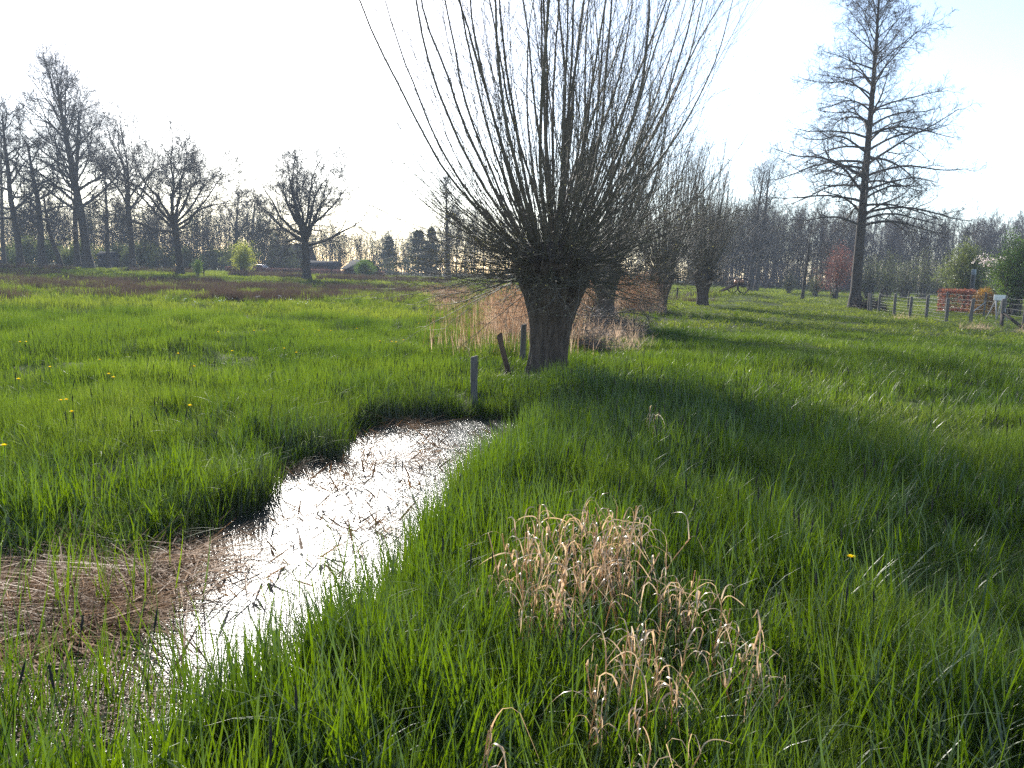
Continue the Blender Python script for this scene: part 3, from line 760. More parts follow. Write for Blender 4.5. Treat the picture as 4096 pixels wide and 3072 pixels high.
def clipped(name, loc, label, cat, seed, w, d, h, m, n, leaf=0.09, rz=0.0, dome=0.0, core=None):
    """clipped hedge: leaves through its outer shell over a tangle of stems"""
    rng = np.random.default_rng(seed)
    o = empty(name, loc, rz); tag(o, label, cat)
    p = rng.uniform(-1, 1, (n, 3)); k = rng.integers(0, 3, n)
    p[np.arange(n), k] = np.sign(p[np.arange(n), k]) * rng.uniform(0.72, 1.0, n)
    if dome:
        p = unit(rng.normal(0, 1, (n, 3))) * rng.uniform(0.7, 1.0, (n, 1))
        pts = np.stack([p[:, 0] * w / 2, p[:, 1] * d / 2, np.abs(p[:, 2]) * h], -1)
    else: pts = np.stack([p[:, 0] * w / 2, p[:, 1] * d / 2, (p[:, 2] + 1) * h / 2], -1)
    mesh_ob("leaves", leaf_mesh(name + "_leaves", rng, pts, leaf, 2, 0.05, m), o)
    ns = max(20, int(w * 12)); P = np.zeros((ns, 4, 3)); P[:, :, 0] = rng.uniform(-w / 2, w / 2, ns)[:, None] * (0.8 if dome else 0.97); P[:, :, 1] = rng.uniform(-d * 0.3, d * 0.3, ns)[:, None]
    P[:, :, 2] = np.linspace(-0.05, h * (0.75 if dome else 0.95), 4)[None]; P[:, 1:, :2] += rng.normal(0, 0.05, (ns, 3, 2))
    R = np.full((ns, 4), 0.014); L = np.full(ns, h)
    b = grow(rng, P, R, L, 10, (0.1, 1), (30, 80), (0.2, 0.4), 0.6, 3, 0.2, 0.02, 0.6, 0.006, 0.2)
    b[0][:, :, 2] = np.minimum(b[0][:, :, 2], h * 0.98)
    mesh_ob("stems", tube_mesh(name + "_stems", [(P, R, 4), (b[0], b[1], 3)], M["twig_purple"]), o)
    return o

def conifer(name, loc, label, seed, h, w, group=None):
    rng = np.random.default_rng(seed)
    P, R, L = stem(rng, h, 0.018 * h, 0.02, 8, 0.01)
    n = 70
    t = np.sort(rng.uniform(0.06, 0.98, n)); az = np.arange(n) * 2.4
    ln = w / 2 * (1 - t) ** 0.75 * rng.uniform(0.45, 1.2, n) + 0.15
    N = 5; s = np.linspace(0, 1, N)[None, :, None]
    d = np.stack([np.cos(az), np.sin(az), np.full(n, 0.05)], -1)
    B = np.stack([np.zeros(n), np.zeros(n), t * h], -1)[:, None] + d[:, None] * ln[:, None, None] * s
    B[:, :, 2] -= 0.25 * ln[:, None] * np.linspace(0, 1, N)[None] ** 2 - 0.1 * ln[:, None] * np.linspace(0, 1, N)[None] ** 4
    RB = np.full((n, N), 0.02)
    o = empty(name, loc); tag(o, label, "conifer", group)
    mesh_ob("trunk", tube_mesh(name, [(P, R, 8), (B, RB, 3)], M["bark"]), o)
    c = grow(rng, B, RB, ln, 8, (0.2, 1.0), (35, 60), (0.3, 0.5), 0.5, 4, 0.1, -0.03, 0.6, 0.01, 0.5)
    pts = np.concatenate([B[:, 1:].reshape(-1, 3), c[0].reshape(-1, 3)])
    mesh_ob("crown", leaf_mesh(name + "_needles", rng, pts, 0.30, 3, 0.16, "needle", 0.3), o)
    return o

X, Y, Z = place(243, 105)
bush("sapling", (X, Y, Z), "pale yellow green sapling left of the parked cars", "sapling", 301, 3.4, H_of(243, 244, 105), "leaf_yellow", 26, 0.13, 3, jitter=0.16)
X, Y, Z = place(363.5, 122)
bush("shrub", (X, Y, Z), "rounded light green shrub in front of the gabled shed", "shrub", 302, 3.6, 2.6, "leaf_spring", 34, 0.13, 3, jitter=0.15)
X, Y, Z = place(198, 92)
bush("shrub", (X, Y, Z), "small sparse green shrub right of the broad oak trunk", "shrub", 303, 1.8, 1.9, "leaf_spring", 14, 0.08, 2, jitter=0.1)
for i, (px, pt, d, w, lab) in enumerate([(389, 237, 165, 6.0, "dark pointed conifer right of the gabled shed"), (418, 228, 150, 7.0, "broad dark conifer nearer the biggest willow, left of the bare tree"), (431, 226, 152, 6.0, "dark conifer with its trunk hidden by the bare tree")]):
    X, Y, Z = place(px, d)
    conifer("conifer_tree", (X, Y, Z), lab, 310 + i, H_of(px, pt, d), w, "dark conifers behind the meadow")
X, Y, Z = place(834, 76)
bush("copper_tree", (X, Y, Z), "small copper red tree just left of the tall alder trunk", "tree", 320, 3.9, 5.2, "leaf_copper", 17, 0.10, 3, clear=0.1, jitter=0.3, parts=("trunk", "crown"))
X, Y, Z = place(962, 60)
bush("shrub", (X, Y, Z), "olive green leafy shrub behind the black flue post", "shrub", 321, 3.6, 4.7, "leaf_olive", 40, 0.10, 4, jitter=0.16)
X, Y, Z = place(1014, 46)
bush("shrub", (X, Y, Z), "bright green leafy shrub at the right edge behind the white sign board", "shrub", 322, 3.2, H_of(1014, 238, 46), "leaf_spring", 46, 0.09, 4, jitter=0.16)
X, Y, Z = place(990, 54)
def blossom_tree(loc, h, label):
    rng = np.random.default_rng(323)
    o = empty("blossom_tree", loc); tag(o, label, "tree")
    P, R_, L = stem(rng, h * 0.95, 0.05, 0.03, 6, 0.03)
    n = 16; az = rng.uniform(0, 6.28, n); N = 6
    d = np.stack([np.cos(az) - 0.25, np.sin(az), rng.uniform(0.0, 0.25, n)], -1); d = unit(d); ln = rng.uniform(0.6, 1.5, n)
    B = np.zeros((n, N, 3)); B[:, 0] = P[0, -1] - np.array([0, 0, 0.3]) * rng.uniform(0, 1, n)[:, None]
    for q_ in range(1, N): d = unit(d + rng.normal(0, 0.12, d.shape) * [1, 1, 0.4]); B[:, q_] = B[:, q_ - 1] + d * (ln / (N - 1))[:, None]
    RB = 0.014 * np.linspace(1, 0.4, N)[None].repeat(n, 0)
    c = grow(rng, B, RB, ln, 7, (0.3, 1.0), (25, 60), (0.2, 0.4), 0.6, 3, 0.12, 0.0, 0.6, 0.005, 0.3)
    mesh_ob("trunk", tube_mesh("blossom_trunk", [(P, R_, 8), (B, RB, 4), (c[0], c[1], 3)], M["twig"]), o)
    mesh_ob("blossom", leaf_mesh("blossom", rng, np.concatenate([c[0][:, 1:].reshape(-1, 3), B[:, 2:].reshape(-1, 3)]), 0.09, 4, 0.07, "blossom"), o)
blossom_tree((X, Y, Z), z_at(257, X, Y) - Z, "small tree with a flat spray of pale pink blossom between the green shrubs")
X, Y, Z = place(956, 49)
clipped("hedge", (X, Y, Z), "clipped rust red beech hedge holding its dry leaves, behind the wire fence", "hedge", 330, 2.0, 0.9, 1.4, "leaf_beech", 2600, 0.09, rz=-0.05)
X, Y, Z = place(983, 46)
clipped("shrub", (X, Y, Z), "domed orange brown shrub right of the rust red hedge", "shrub", 331, 1.5, 1.5, 1.6, "leaf_orange", 2600, 0.07, dome=1.0)
# low dark hedge, trampled bramble and scrub across the far side of the left meadow
X, Y, Z = place(305, 128)
clipped("hedge", (X, Y, Z), "low dark red hedge running in front of the cars and sheds", "hedge", 332, 26.0, 0.9, 0.95, "hedge_dark", 9000, 0.13)
for i, (px, d, w, h, lab) in enumerate([(300, 112, 1, 1, None)]): pass
GB = "leafy undergrowth bushes below the hazy wood"
brng = np.random.default_rng(5)
first = None
for k in range(22):
    px = 3 + 250 * (k + brng.uniform(0, 1)) / 22; X, Y, Z = place(px, brng.uniform(134, 147))
    lab = "leafy green undergrowth bush below the hazy wood on the left"
    if first is None: first = bush("undergrowth_bush", (X, Y, Z), lab, "bush", 340, 4.5, 3.4, "leaf_olive", 22, 0.2, 2, GB, jitter=0.3)
    else: copy_tree(first, (X, Y, Z), lab, GB, brng.uniform(0, 6.28), brng.uniform(0.6, 1.35))
first = None
for k in range(30):
    px = 690 + 335 * (k + brng.uniform(0, 1)) / 30; X, Y, Z = place(px, brng.uniform(112, 126))
    lab = "bare brown scrub bush along the foot of the dark wood"
    if first is None: first = bush("scrub_bush", (X, Y, Z), lab, "bush", 341, 4.0, 3.0, None, 26, 0.2, 2, "scrub along the dark wood", jitter=0.3, twig="twig_purple")
    else: copy_tree(first, (X, Y, Z), lab, "scrub along the dark wood", brng.uniform(0, 6.28), brng.uniform(0.6, 1.5))
first = None
for k, (px, d, s) in enumerate([(868, 82, 1.3), (885, 88, 1.5), (903, 84, 1.2), (922, 90, 1.6), (815, 84, 0.8), (789, 92, 0.8), (1000, 70, 1.2), (943, 80, 1.1)]):
    X, Y, Z = place(px, d); lab = "bare grey brown shrub behind the fenced plot in front of the dark wood"
    if first is None: first = bush("bare_shrub", (X, Y, Z), lab, "shrub", 342, 3.4, 3.2, "leaf_olive", 30, 0.06, 1, "bare shrubs behind the fenced plot", jitter=0.2); first.scale = (s, s, s)
    else: copy_tree(first, (X, Y, Z), lab, "bare shrubs behind the fenced plot", k * 1.3, s)

# ------------------------------------------------------------------ buildings far left
def gable_house(name, loc, rz, w, d, hw, hr, wallm, roofm, label, cat, over=0.3, chimney=False, windows=(), door=None):
    """ridge along x; front faces -y"""
    o = empty(name, loc, rz); tag(o, label, cat)
    b = MB(); b.prism([(-d / 2, -0.3), (d / 2, -0.3), (d / 2, hw), (0, hw + hr - 0.12), (-d / 2, hw)], -w / 2, w / 2)
    b.v = [(y, x, z) for x, y, z in b.v]; b.f = [q_[::-1] for q_ in b.f]
    b.build("wall", wallm, o)
    b = MB(); e = over; sl = hr / (d / 2)
    b.prism([(-d / 2 - e, hw - e * sl), (0, hw + hr), (d / 2 + e, hw - e * sl), (d / 2 + e, hw - e * sl + 0.16), (0, hw + hr + 0.18), (-d / 2 - e, hw - e * sl + 0.16)], -w / 2 - e, w / 2 + e)
    b.v = [(y, x, z) for x, y, z in b.v]; b.f = [q_[::-1] for q_ in b.f]
    rf = b.build("roof", roofm, o)
    if chimney:
        b = MB(); b.box((w * 0.28, 0, hw + hr + 0.35), (0.7, 0.6, 1.1)); b.build("chimney", "brick", rf)
    for (x, z, ww, hh) in windows:
        b = MB(); b.box((x, -d / 2 - 0.02, z), (ww + 0.16, 0.06, hh + 0.16)); wf = b.build("window", "brace", o)
        b = MB(); b.box((x, -d / 2 - 0.06, z), (ww, 0.03, hh)); b.build("pane", "glass", wf)
    if door:
        b = MB(); b.box((door[0], -d / 2 - 0.03, door[2] / 2), (door[1], 0.06, door[2])); b.build("door", "black_wood", o)
    return o
X, Y, Z = place(292, 158)
gable_house("farmhouse", (X, Y, Z), rad(-6), 7.6, 7.0, 1.7, 3.7, "brick", "roof_dark", "farmhouse with big steep dark blue grey roof left of the lone oak trunk", "house", 0.4, False, [(-2.4, 1.0, 0.9, 0.8), (1.8, 1.0, 0.9, 0.8)], (0, 1.0, 1.6))
X, Y, Z = place(323, 140)
gable_house("barn", (X, Y, Z), rad(3), 5.6, 4.0, 1.6, 0.7, "brick", "roof_dark", "long low red brown barn just right of the lone oak trunk", "barn", 0.3, False, [(-2.5, 1.0, 0.8, 0.6)], (2, 1.4, 1.6))
X, Y, Z = place(361, 128)
gable_house("shed", (X, Y, Z), rad(-48), 4.2, 3.8, 1.35, 1.25, "black_wood", "roof_dark", "black wooden shed with pitched gable roof behind a round green shrub", "shed", 0.4, False, [(-1.0, 0.8, 0.6, 0.5)], (0.9, 0.8, 1.3))
X, Y, Z = place(109, 128)
gable_house("hut", (X, Y, Z), rad(-8), 2.3, 2.2, 2.1, 0.5, "black_wood", "roof_dark", "small dark wooden hut among the trunks at the left", "hut", 0.25, False, [(-0.6, 1.3, 0.5, 0.5)], (0.5, 0.8, 1.8))

def car(loc, rz, paint, label, van=False):
    o = empty("parked_car", loc, rz); tag(o, label, "car", "cars parked by the farmhouse")
    prof = [(-2.1, 0.28), (2.1, 0.28), (2.15, 0.62), (2.0, 0.82), (1.05, 0.92), (0.45, 1.40), (-1.25, 1.45), (-1.95, 0.98), (-2.15, 0.85)]
    b = MB(); b.prism(prof, -0.85, 0.85)
    b.v = [(x, y * (0.80 if z > 1.2 else 1.0), z) for x, y, z in b.v]; b.build("body", paint, o, False, 0.06)
    for s in (-1, 1):
        b = MB(); b.add([(0.95, s * 0.87, 0.95), (0.40, s * 0.735, 1.34), (-1.2, s * 0.735, 1.37), (-1.75, s * 0.87, 0.98)], [(0, 1, 2, 3) if s < 0 else (3, 2, 1, 0)]); b.build("side_window", "glass", o)
        for x in (-1.3, 1.3):
            b = MB(); b.tube([(x, s * 0.70, 0.33), (x, s * 0.88, 0.33)], 0.33, 18); w_ = b.build("wheel", "rubber", o)
            b = MB(); b.tube([(x, s * 0.87, 0.33), (x, s * 0.90, 0.33)], 0.19, 12); b.build("rim", "grey_wood", w_)
        b = MB(); b.box((2.10, s * 0.62, 0.68), (0.10, 0.32, 0.14)); b.build("headlight", "lamp_glass", o)
    b = MB(); b.add([(1.03, -0.78, 0.95), (1.03, 0.78, 0.95), (0.49, 0.64, 1.38), (0.49, -0.64, 1.38)], [(0, 1, 2, 3)]); b.build("windscreen", "glass", o)
    return o
X, Y, Z = place(261.5, 134)
car((X, Y, Z + 0.05), rad(-20), "red_paint", "small dark red car parked beyond the low hedge")
X, Y, Z = place(251.0, 136)
car((X, Y, Z + 0.05), rad(70), "white_car", "white car parked behind the yellow green sapling, front end showing")

# ------------------------------------------------------------------ the old field gun on its mound
X, Y = MOUND[0] - 0.2, MOUND[1] + 0.5; X, Y, Z = place(737.5, 60.5)
cn = empty("field_gun", (X, Y, Z + 0.06), rad(24)); tag(cn, "old field gun on two tall spoked wheels on top of the grassy mound", "cannon")
WR = 0.62
for s in (-1, 1):
    y = s * 0.62
    b = MB(); b.ring((0, y, WR), (0, 1, 0), WR - 0.045, (0.05, 0.045), 36, 8); wh = b.build("wheel", "wheel_wood", cn, True)
    for k in range(12):
        a = 2 * PI * k / 12; b = MB()
        b.tube([(math.cos(a) * 0.08, y, WR + math.sin(a) * 0.08), (math.cos(a) * (WR - 0.07), y, WR + math.sin(a) * (WR - 0.07))], [0.026, 0.02], 6); b.build("spoke", "wheel_wood", wh)
    b = MB(); b.tube([(0, y - 0.12, WR), (0, y - 0.05, WR), (0, y + 0.05, WR), (0, y + 0.12, WR)], [0.06, 0.10, 0.10, 0.06], 14); b.build("hub", "iron", wh)
b = MB(); b.tube([(0, -0.70, WR), (0, 0.70, WR)], 0.04, 8); b.build("axle", "iron", cn)
b = MB(); b.tube([(-0.42, 0, 0.86), (-0.34, 0, 0.87), (-0.30, 0, 0.88), (-0.1, 0, 0.90), (0.2, 0, 0.92), (0.36, 0, 0.93), (0.40, 0, 0.935), (0.46, 0, 0.94)], [0.05, 0.06, 0.16, 0.155, 0.14, 0.125, 0.15, 0.14], 18); b.build("barrel", "bronze", cn, True)
for s in (-1, 1):
    b = MB(); b.tube([(0.25, s * 0.18, 0.80), (-0.2, s * 0.18, 0.72), (-1.7, s * 0.10, 0.12)], [0.08, 0.09, 0.07], 6); b.build("trail", "wheel_wood", cn)

# ------------------------------------------------------------------ old posts by the ditch
GP = "old posts standing by the wet ditch"
def plank_post(px, Y, h, w, t, lean, m, label, rz=0.1, broken=False):
    X, Y, Z = place(px, Y); rng = np.random.default_rng(int(px))
    N = 10; v, f = [], []
    sec = [(-1, -0.9), (-0.9, -1), (0.9, -1), (1, -0.9), (1, 0.9), (0.9, 1), (-0.9, 1), (-1, 0.9)]
    for j in range(N + 1):
        q_ = j / N
        for k, (a, c) in enumerate(sec):
            z = q_ * (h + 0.25) - 0.25
            if j == N: z += (rng.uniform(-0.05, 0.03) if broken else rng.uniform(-0.006, 0.004)) * (1 if not broken else 1.2) + (0.05 * a if broken else 0.012 * a)
            ww = w / 2 * (1 + rng.normal(0, 0.03)); tt = t / 2 * (1 + rng.normal(0, 0.03))
            v.append((a * ww + lean[0] * q_ * h + (0.02 * math.sin(q_ * 5) if broken else 0), c * tt + lean[1] * q_ * h, z))
        if j:
            for k in range(8): f.append(((j - 1) * 8 + k, (j - 1) * 8 + (k + 1) % 8, j * 8 + (k + 1) % 8, j * 8 + k))
    f.append(tuple(range(N * 8, N * 8 + 8)))
    b = MB(); b.add(v, f); o = b.build("fence_post", m); o.location = (X, Y, Z); o.rotation_euler = (0, 0, rz)
    return tag(o, label, "post", GP)
plank_post(474.5, 9.6, 0.66, 0.085, 0.075, (-0.03, 0), "post", "square grey weathered post at the head of the ditch water")
plank_post(511, 12.0, 0.66, 0.075, 0.07, (-0.27, 0.05), "post_brown", "broken brown post leaning left beside the willow trunk", 0.3, True)
plank_post(522, 14.2, 0.72, 0.09, 0.06, (0.02, 0), "post", "upright grey post between the leaning one and the willow trunk", 0.5)

# ------------------------------------------------------------------ wire fences at the right
def FX(cx, cy): return (3300 + cx / 2.765) / 4, (850 + cy / 2.765) / 4
fence_px = [(478, 46.5), (590, 45), (765, 42.5), (935, 40), (1115, 38), (1340, 35.8), (1607, 34.6), (1945, 33.2)]
def post_mesh(r, h, seed, lean=(0, 0)):
    rng = np.random.default_rng(seed); b = MB()
    zs = [-0.2, 0.1, h * 0.5, h - 0.03, h]
    b.tube([(lean[0] * max(z, 0) + rng.normal(0, 0.006), lean[1] * max(z, 0) + rng.normal(0, 0.006), z) for z in zs], [r * 1.08, r * 1.04, r, r * 0.98, r * 0.85], 9)
    return b
def sag_wires(b, A, B, hs, sag, r=0.004):
    for i, h in enumerate(hs):
        a, c = np.array(A) + [0, 0, h], np.array(B) + [0, 0, h]
        pts = [tuple(a + (c - a) * t + np.array([0, 0, -sag * (0.6 + 0.4 * math.sin(i * 2.1)) * 4 * t * (1 - t)])) for t in np.linspace(0, 1, 6)]
        b.tube(pts, r, 4, False)
def wire_fence(label, spots, hts, posth, seed, r=0.065, braces=(), leans=None):
    base = Vector(spots[0]); o = empty("wire_fence", base); tag(o, label, "fence")
    loc = [np.array(s) - np.array(base) for s in spots]
    for i, p in enumerate(loc):
        b = post_mesh(r, posth * (1 + 0.04 * math.sin(i * 3.7)), seed + i, (leans or {}).get(i, (0.02 * math.sin(i * 2.3), 0)))
        b.v = [tuple(np.array(v) + p) for v in b.v]; b.build("post", "post", o, True)
    for i in range(len(loc) - 1):
        b = MB(); sag_wires(b, loc[i] + np.array([0, -r, 0]), loc[i + 1] + np.array([0, -r, 0]), hts, 0.045); 
        n = max(2, int(np.linalg.norm(loc[i + 1] - loc[i]) / 0.15))
        b.build("wires", "wire", o, True)
    for (i, dx, dy, h0, m, r_) in braces:
        p = loc[i]; b = MB(); X_, Y_ = base.x + p[0] + dx, base.y + p[1] + dy
        b.tube([tuple(p + np.array([0.02 * np.sign(dx), -0.02, h0])), (p[0] + dx, p[1] + dy, zg1(X_, Y_) - base.z - 0.03)], [r_, r_ * 1.1], 8); b.build("brace", m, o, True)
    return o
sp1 = [place(FX(c, 0)[0], d) for c, d in fence_px]
wire_fence("wire fence of round posts with sagging wires, from the tall tree to the right edge", sp1, [0.12, 0.27, 0.42, 0.57, 0.72, 0.88, 1.06], 1.15, 400, 0.075,
           [(0, 1.0, -0.6, 0.80, "brace", 0.055), (7, -0.26, -0.5, 0.55, "brace", 0.05), (7, 0.42, -0.9, 0.60, "brace", 0.065)], {0: (0.0, 0)})
sp2 = [place(FX(912, 0)[0], 52), place(FX(1330, 0)[0], 47), place(FX(1755, 0)[0], 43), place(FX(1972, 0)[0], 38), place(FX(2190, 0)[0], 33.5), place(FX(2420, 0)[0], 30)]
wire_fence("thinner second wire fence behind, with a pale slanting stay", sp2, [0.15, 0.4, 0.65, 0.9, 1.15], 1.3, 430, 0.05, [(2, -1.1, -0.3, 0.80, "grey_wood", 0.03)])
X, Y, Z = place(FX(510, 0)[0], 45.8)
b = post_mesh(0.07, 1.1, 460, (-0.09, 0)); o = b.build("fence_post", "post", None, True); o.location = (X, Y, Z)
tag(o, "grey post leaning against the first post of the wire fence by the tall tree", "post")
# sign board on trestle legs
X, Y, Z = place(FX(1900, 0)[0], 37.5)
sg = empty("sign_board", (X, Y, Z), rad(4)); tag(sg, "small white blank board on splayed wooden legs behind the wire fence", "sign")
b = MB(); b.box((0, 0, 1.12), (0.56, 0.05, 0.27)); b.build("board", "white_board", sg, False, 0.008)
for s in (-1, 1):
    b = MB(); b.tube([(s * 0.18, -0.02, 1.02), (s * 0.27, -0.35, -0.05)], 0.03, 7); b.build("leg", "grey_wood", sg)
    b = MB(); b.tube([(s * 0.15, 0.03, 1.0), (s * 0.30, 0.45, -0.05)], 0.03, 7); b.build("leg", "grey_wood", sg)
X, Y, Z = place(FX(1605, 0)[0], 52)
fl = empty("flue_post", (X, Y, Z)); tag(fl, "tall black square flue post with grey cap rising behind the rust red hedge", "post")
hh = z_at(FX(0, 690)[1], X, Y) - Z
b = MB(); b.box((0, 0, hh / 2 - 0.1), (0.22, 0.22, hh + 0.2), 0.6); b.build("shaft", "flue", fl, False, 0.02)
b = MB(); b.box((0, 0, hh + 0.19), (0.25, 0.25, 0.36), 0.6, 0.85); b.build("cap", "flue_cap", fl, False, 0.02)
# small far posts along the left meadow
GS = "small stakes along the far side of the left meadow"
for px, d, h, lab in [(204, 92, 1.0, "thin stake right of the broad oak trunk"), (253.5, 110, 1.1, "thin stake in front of the white car"), (284, 100, 1.0, "thin stake left of the lone oak trunk"), (331.5, 96, 1.3, "thin stake right of the lone oak trunk"), (122, 108, 1.4, "stake between the slender tree and the long clean trunk"), (677, 62, 0.9, "short stake between two pollard willows")]:
    X, Y, Z = place(px, d); b = post_mesh(0.07, h, int(px)); o = b.build("stake", "brace", None, True); o.location = (X, Y, Z); tag(o, lab, "stake", GS)

# ------------------------------------------------------------------ brush heaps
def brush(name, loc, label, seed, w, h, n, m="twig", L=(0.5, 1.4), r=(0.006, 0.02)):
    rng = np.random.default_rng(seed); N = 5
    az = rng.uniform(0, 6.28, n); el = rng.normal(0.15, 0.35, n)
    d = np.stack([np.cos(az) * np.cos(el), np.sin(az) * np.cos(el), np.sin(el)], -1)
    p = np.stack([rng.normal(0, w * 0.22, n), rng.normal(0, w * 0.22, n), np.abs(rng.normal(0, h * 0.4, n))], -1)
    P = np.zeros((n, N, 3)); ln = rng.uniform(L[0], L[1], n); P[:, 0] = p - d * ln[:, None] * 0.5
    for j in range(1, N):
        d = unit(d + rng.normal(0, 0.15, d.shape)); P[:, j] = P[:, j - 1] + d * (ln / (N - 1))[:, None]
    P[:, :, 2] = np.maximum(P[:, :, 2], 0.02)
    R = rng.uniform(r[0], r[1], n)[:, None] * np.linspace(1, 0.5, N)[None]
    c = grow(rng, P, R, ln, 4, (0.3, 1), (25, 60), (0.3, 0.5), 0.6, 3, 0.15, 0.0, 0.6, 0.004, 0.3)
    o = mesh_ob(name, tube_mesh(name, [(P, R, 4), (c[0], c[1], 3)], M[m])); o.location = loc
    return tag(o, label, "brush heap")
X, Y, Z = place(870, 50.5)
brush("brush_heap", (X, Y, Z), "dark heap of cut branches at the foot of the tall tree by the fence", 501, 1.9, 0.7, 130, "bark", (0.6, 1.6), (0.01, 0.03))
X, Y, Z = place(600, 21.5)
brush("brush_heap", (X, Y, Z), "grey heap of dead branches between the nearest two willows", 502, 2.6, 0.75, 230, "twig", (0.5, 1.5), (0.005, 0.018))
X, Y, Z = place(588, 17.5)
brush("brush_heap", (X, Y, Z), "low tangle of fine grey twigs right behind the biggest trunk", 503, 1.5, 0.5, 150, "twig", (0.4, 1.1), (0.003, 0.008))


# ------------------------------------------------------------------ grass and everything nobody could count
def blades(rng, n, rad_, h, w, segs=4, lean=(0.05, 0.35), curl=(0.1, 0.9), flat=0.25, tip=0.06, base_h=0.0, az=None, power=0.5):
    """n ribbons: (verts, loops, sizes, tone); every blade leaves the ground, bends over and narrows to its tip"""
    r = rad_ * rng.uniform(0, 1, n) ** power; a = rng.uniform(0, 2 * PI, n)
    p = np.stack([r * np.cos(a), r * np.sin(a), np.full(n, base_h - 0.04)], -1)
    fa = rng.uniform(0, 2 * PI, n) if az is None else az + rng.normal(0, 0.5, n)
    le = rng.uniform(lean[0], lean[1], n); cu = rng.uniform(curl[0], curl[1], n) * rng.uniform(0.3, 1, n)
    ln = rng.uniform(h[0], h[1], n); ww = rng.uniform(w[0], w[1], n)
    side = np.stack([-np.sin(fa), np.cos(fa), np.zeros(n)], -1)
    tw = rng.normal(0, flat, n)
    out = []
    for j in range(segs + 1):
        q_ = j / segs
        th = le + cu * q_ * q_ * 1.5
        s_ = side * np.cos(tw)[:, None] + np.stack([np.cos(fa), np.sin(fa), np.zeros(n)], -1) * np.sin(tw)[:, None]
        wd = ww * (0.75 + 0.5 * q_ if q_ < 0.35 else 0.925 - 0.0 * q_) * (1 - max(0, q_ - 0.35) / 0.65) ** 0.8
        wd = np.maximum(wd, ww * tip)
        out.append(np.stack([p - s_ * wd[:, None] / 2, p + s_ * wd[:, None] / 2], 1))
        d = np.stack([np.sin(th) * np.cos(fa), np.sin(th) * np.sin(fa), np.cos(th)], -1)
        p = p + d * (ln / segs)[:, None]
    V = np.stack(out, 1)                                   # n, segs+1, 2, 3
    idx = np.arange(n * (segs + 1) * 2).reshape(n, segs + 1, 2)
    qd = np.stack([idx[:, :-1, 0], idx[:, :-1, 1], idx[:, 1:, 1], idx[:, 1:, 0]], -1).reshape(-1, 4)
    t = np.repeat(rng.uniform(0, 1, n), (segs + 1) * 2)
    return V.reshape(-1, 3), qd, t

def join(parts):
    V, Q, T, MI, b = [], [], [], [], 0
    for k, (v, q_, t) in enumerate(parts):
        V.append(v); Q.append(q_ + b); T.append(t); MI.append(np.full(len(q_), k)); b += len(v)
    return np.concatenate(V), np.concatenate(Q), np.concatenate(T), np.concatenate(MI)

def proto(name, parts, mats):
    v, q_, t, mi = join(parts)
    me = raw_mesh(name, v, q_, np.full(len(q_), 4), None, t)
    for m in mats: me.materials.append(M[m])
    me.polygons.foreach_set("material_index", mi.astype(np.int32))
    return bpy.data.objects.new(name, me)

def spike(rng, n, rad_, h, hl, r, stemr=0.0018):
    """flowering stems: thin stalk with a dark cylindrical head"""
    a = rng.uniform(0, 6.28, n); q_ = rad_ * np.sqrt(rng.uniform(0, 1, n)); ht = rng.uniform(*h, n)
    ln = rng.normal(0, 0.10, (n, 2))
    def pts(z0, z1, N):
        z = z0[:, None] + (z1 - z0)[:, None] * np.linspace(0, 1, N)[None]
        P = np.stack([(q_ * np.cos(a))[:, None] + ln[:, :1] * z, (q_ * np.sin(a))[:, None] + ln[:, 1:] * z, z], -1); return P
    P1 = pts(np.full(n, -0.03), ht, 3); P2 = pts(ht - 0.005, ht + rng.uniform(hl[0], hl[1], n), 5)
    v1, f1 = tubes([(P1, np.full((n, 3), stemr), 3)])
    v2, f2 = tubes([(P2, np.array([[0.3, 0.9, 1.0, 0.8, 0.15]]) * r * np.ones((n, 1)), 5)])
    return (v1, f1, np.full(len(v1), 0.3)), (v2, f2, np.full(len(v2), 0.3))

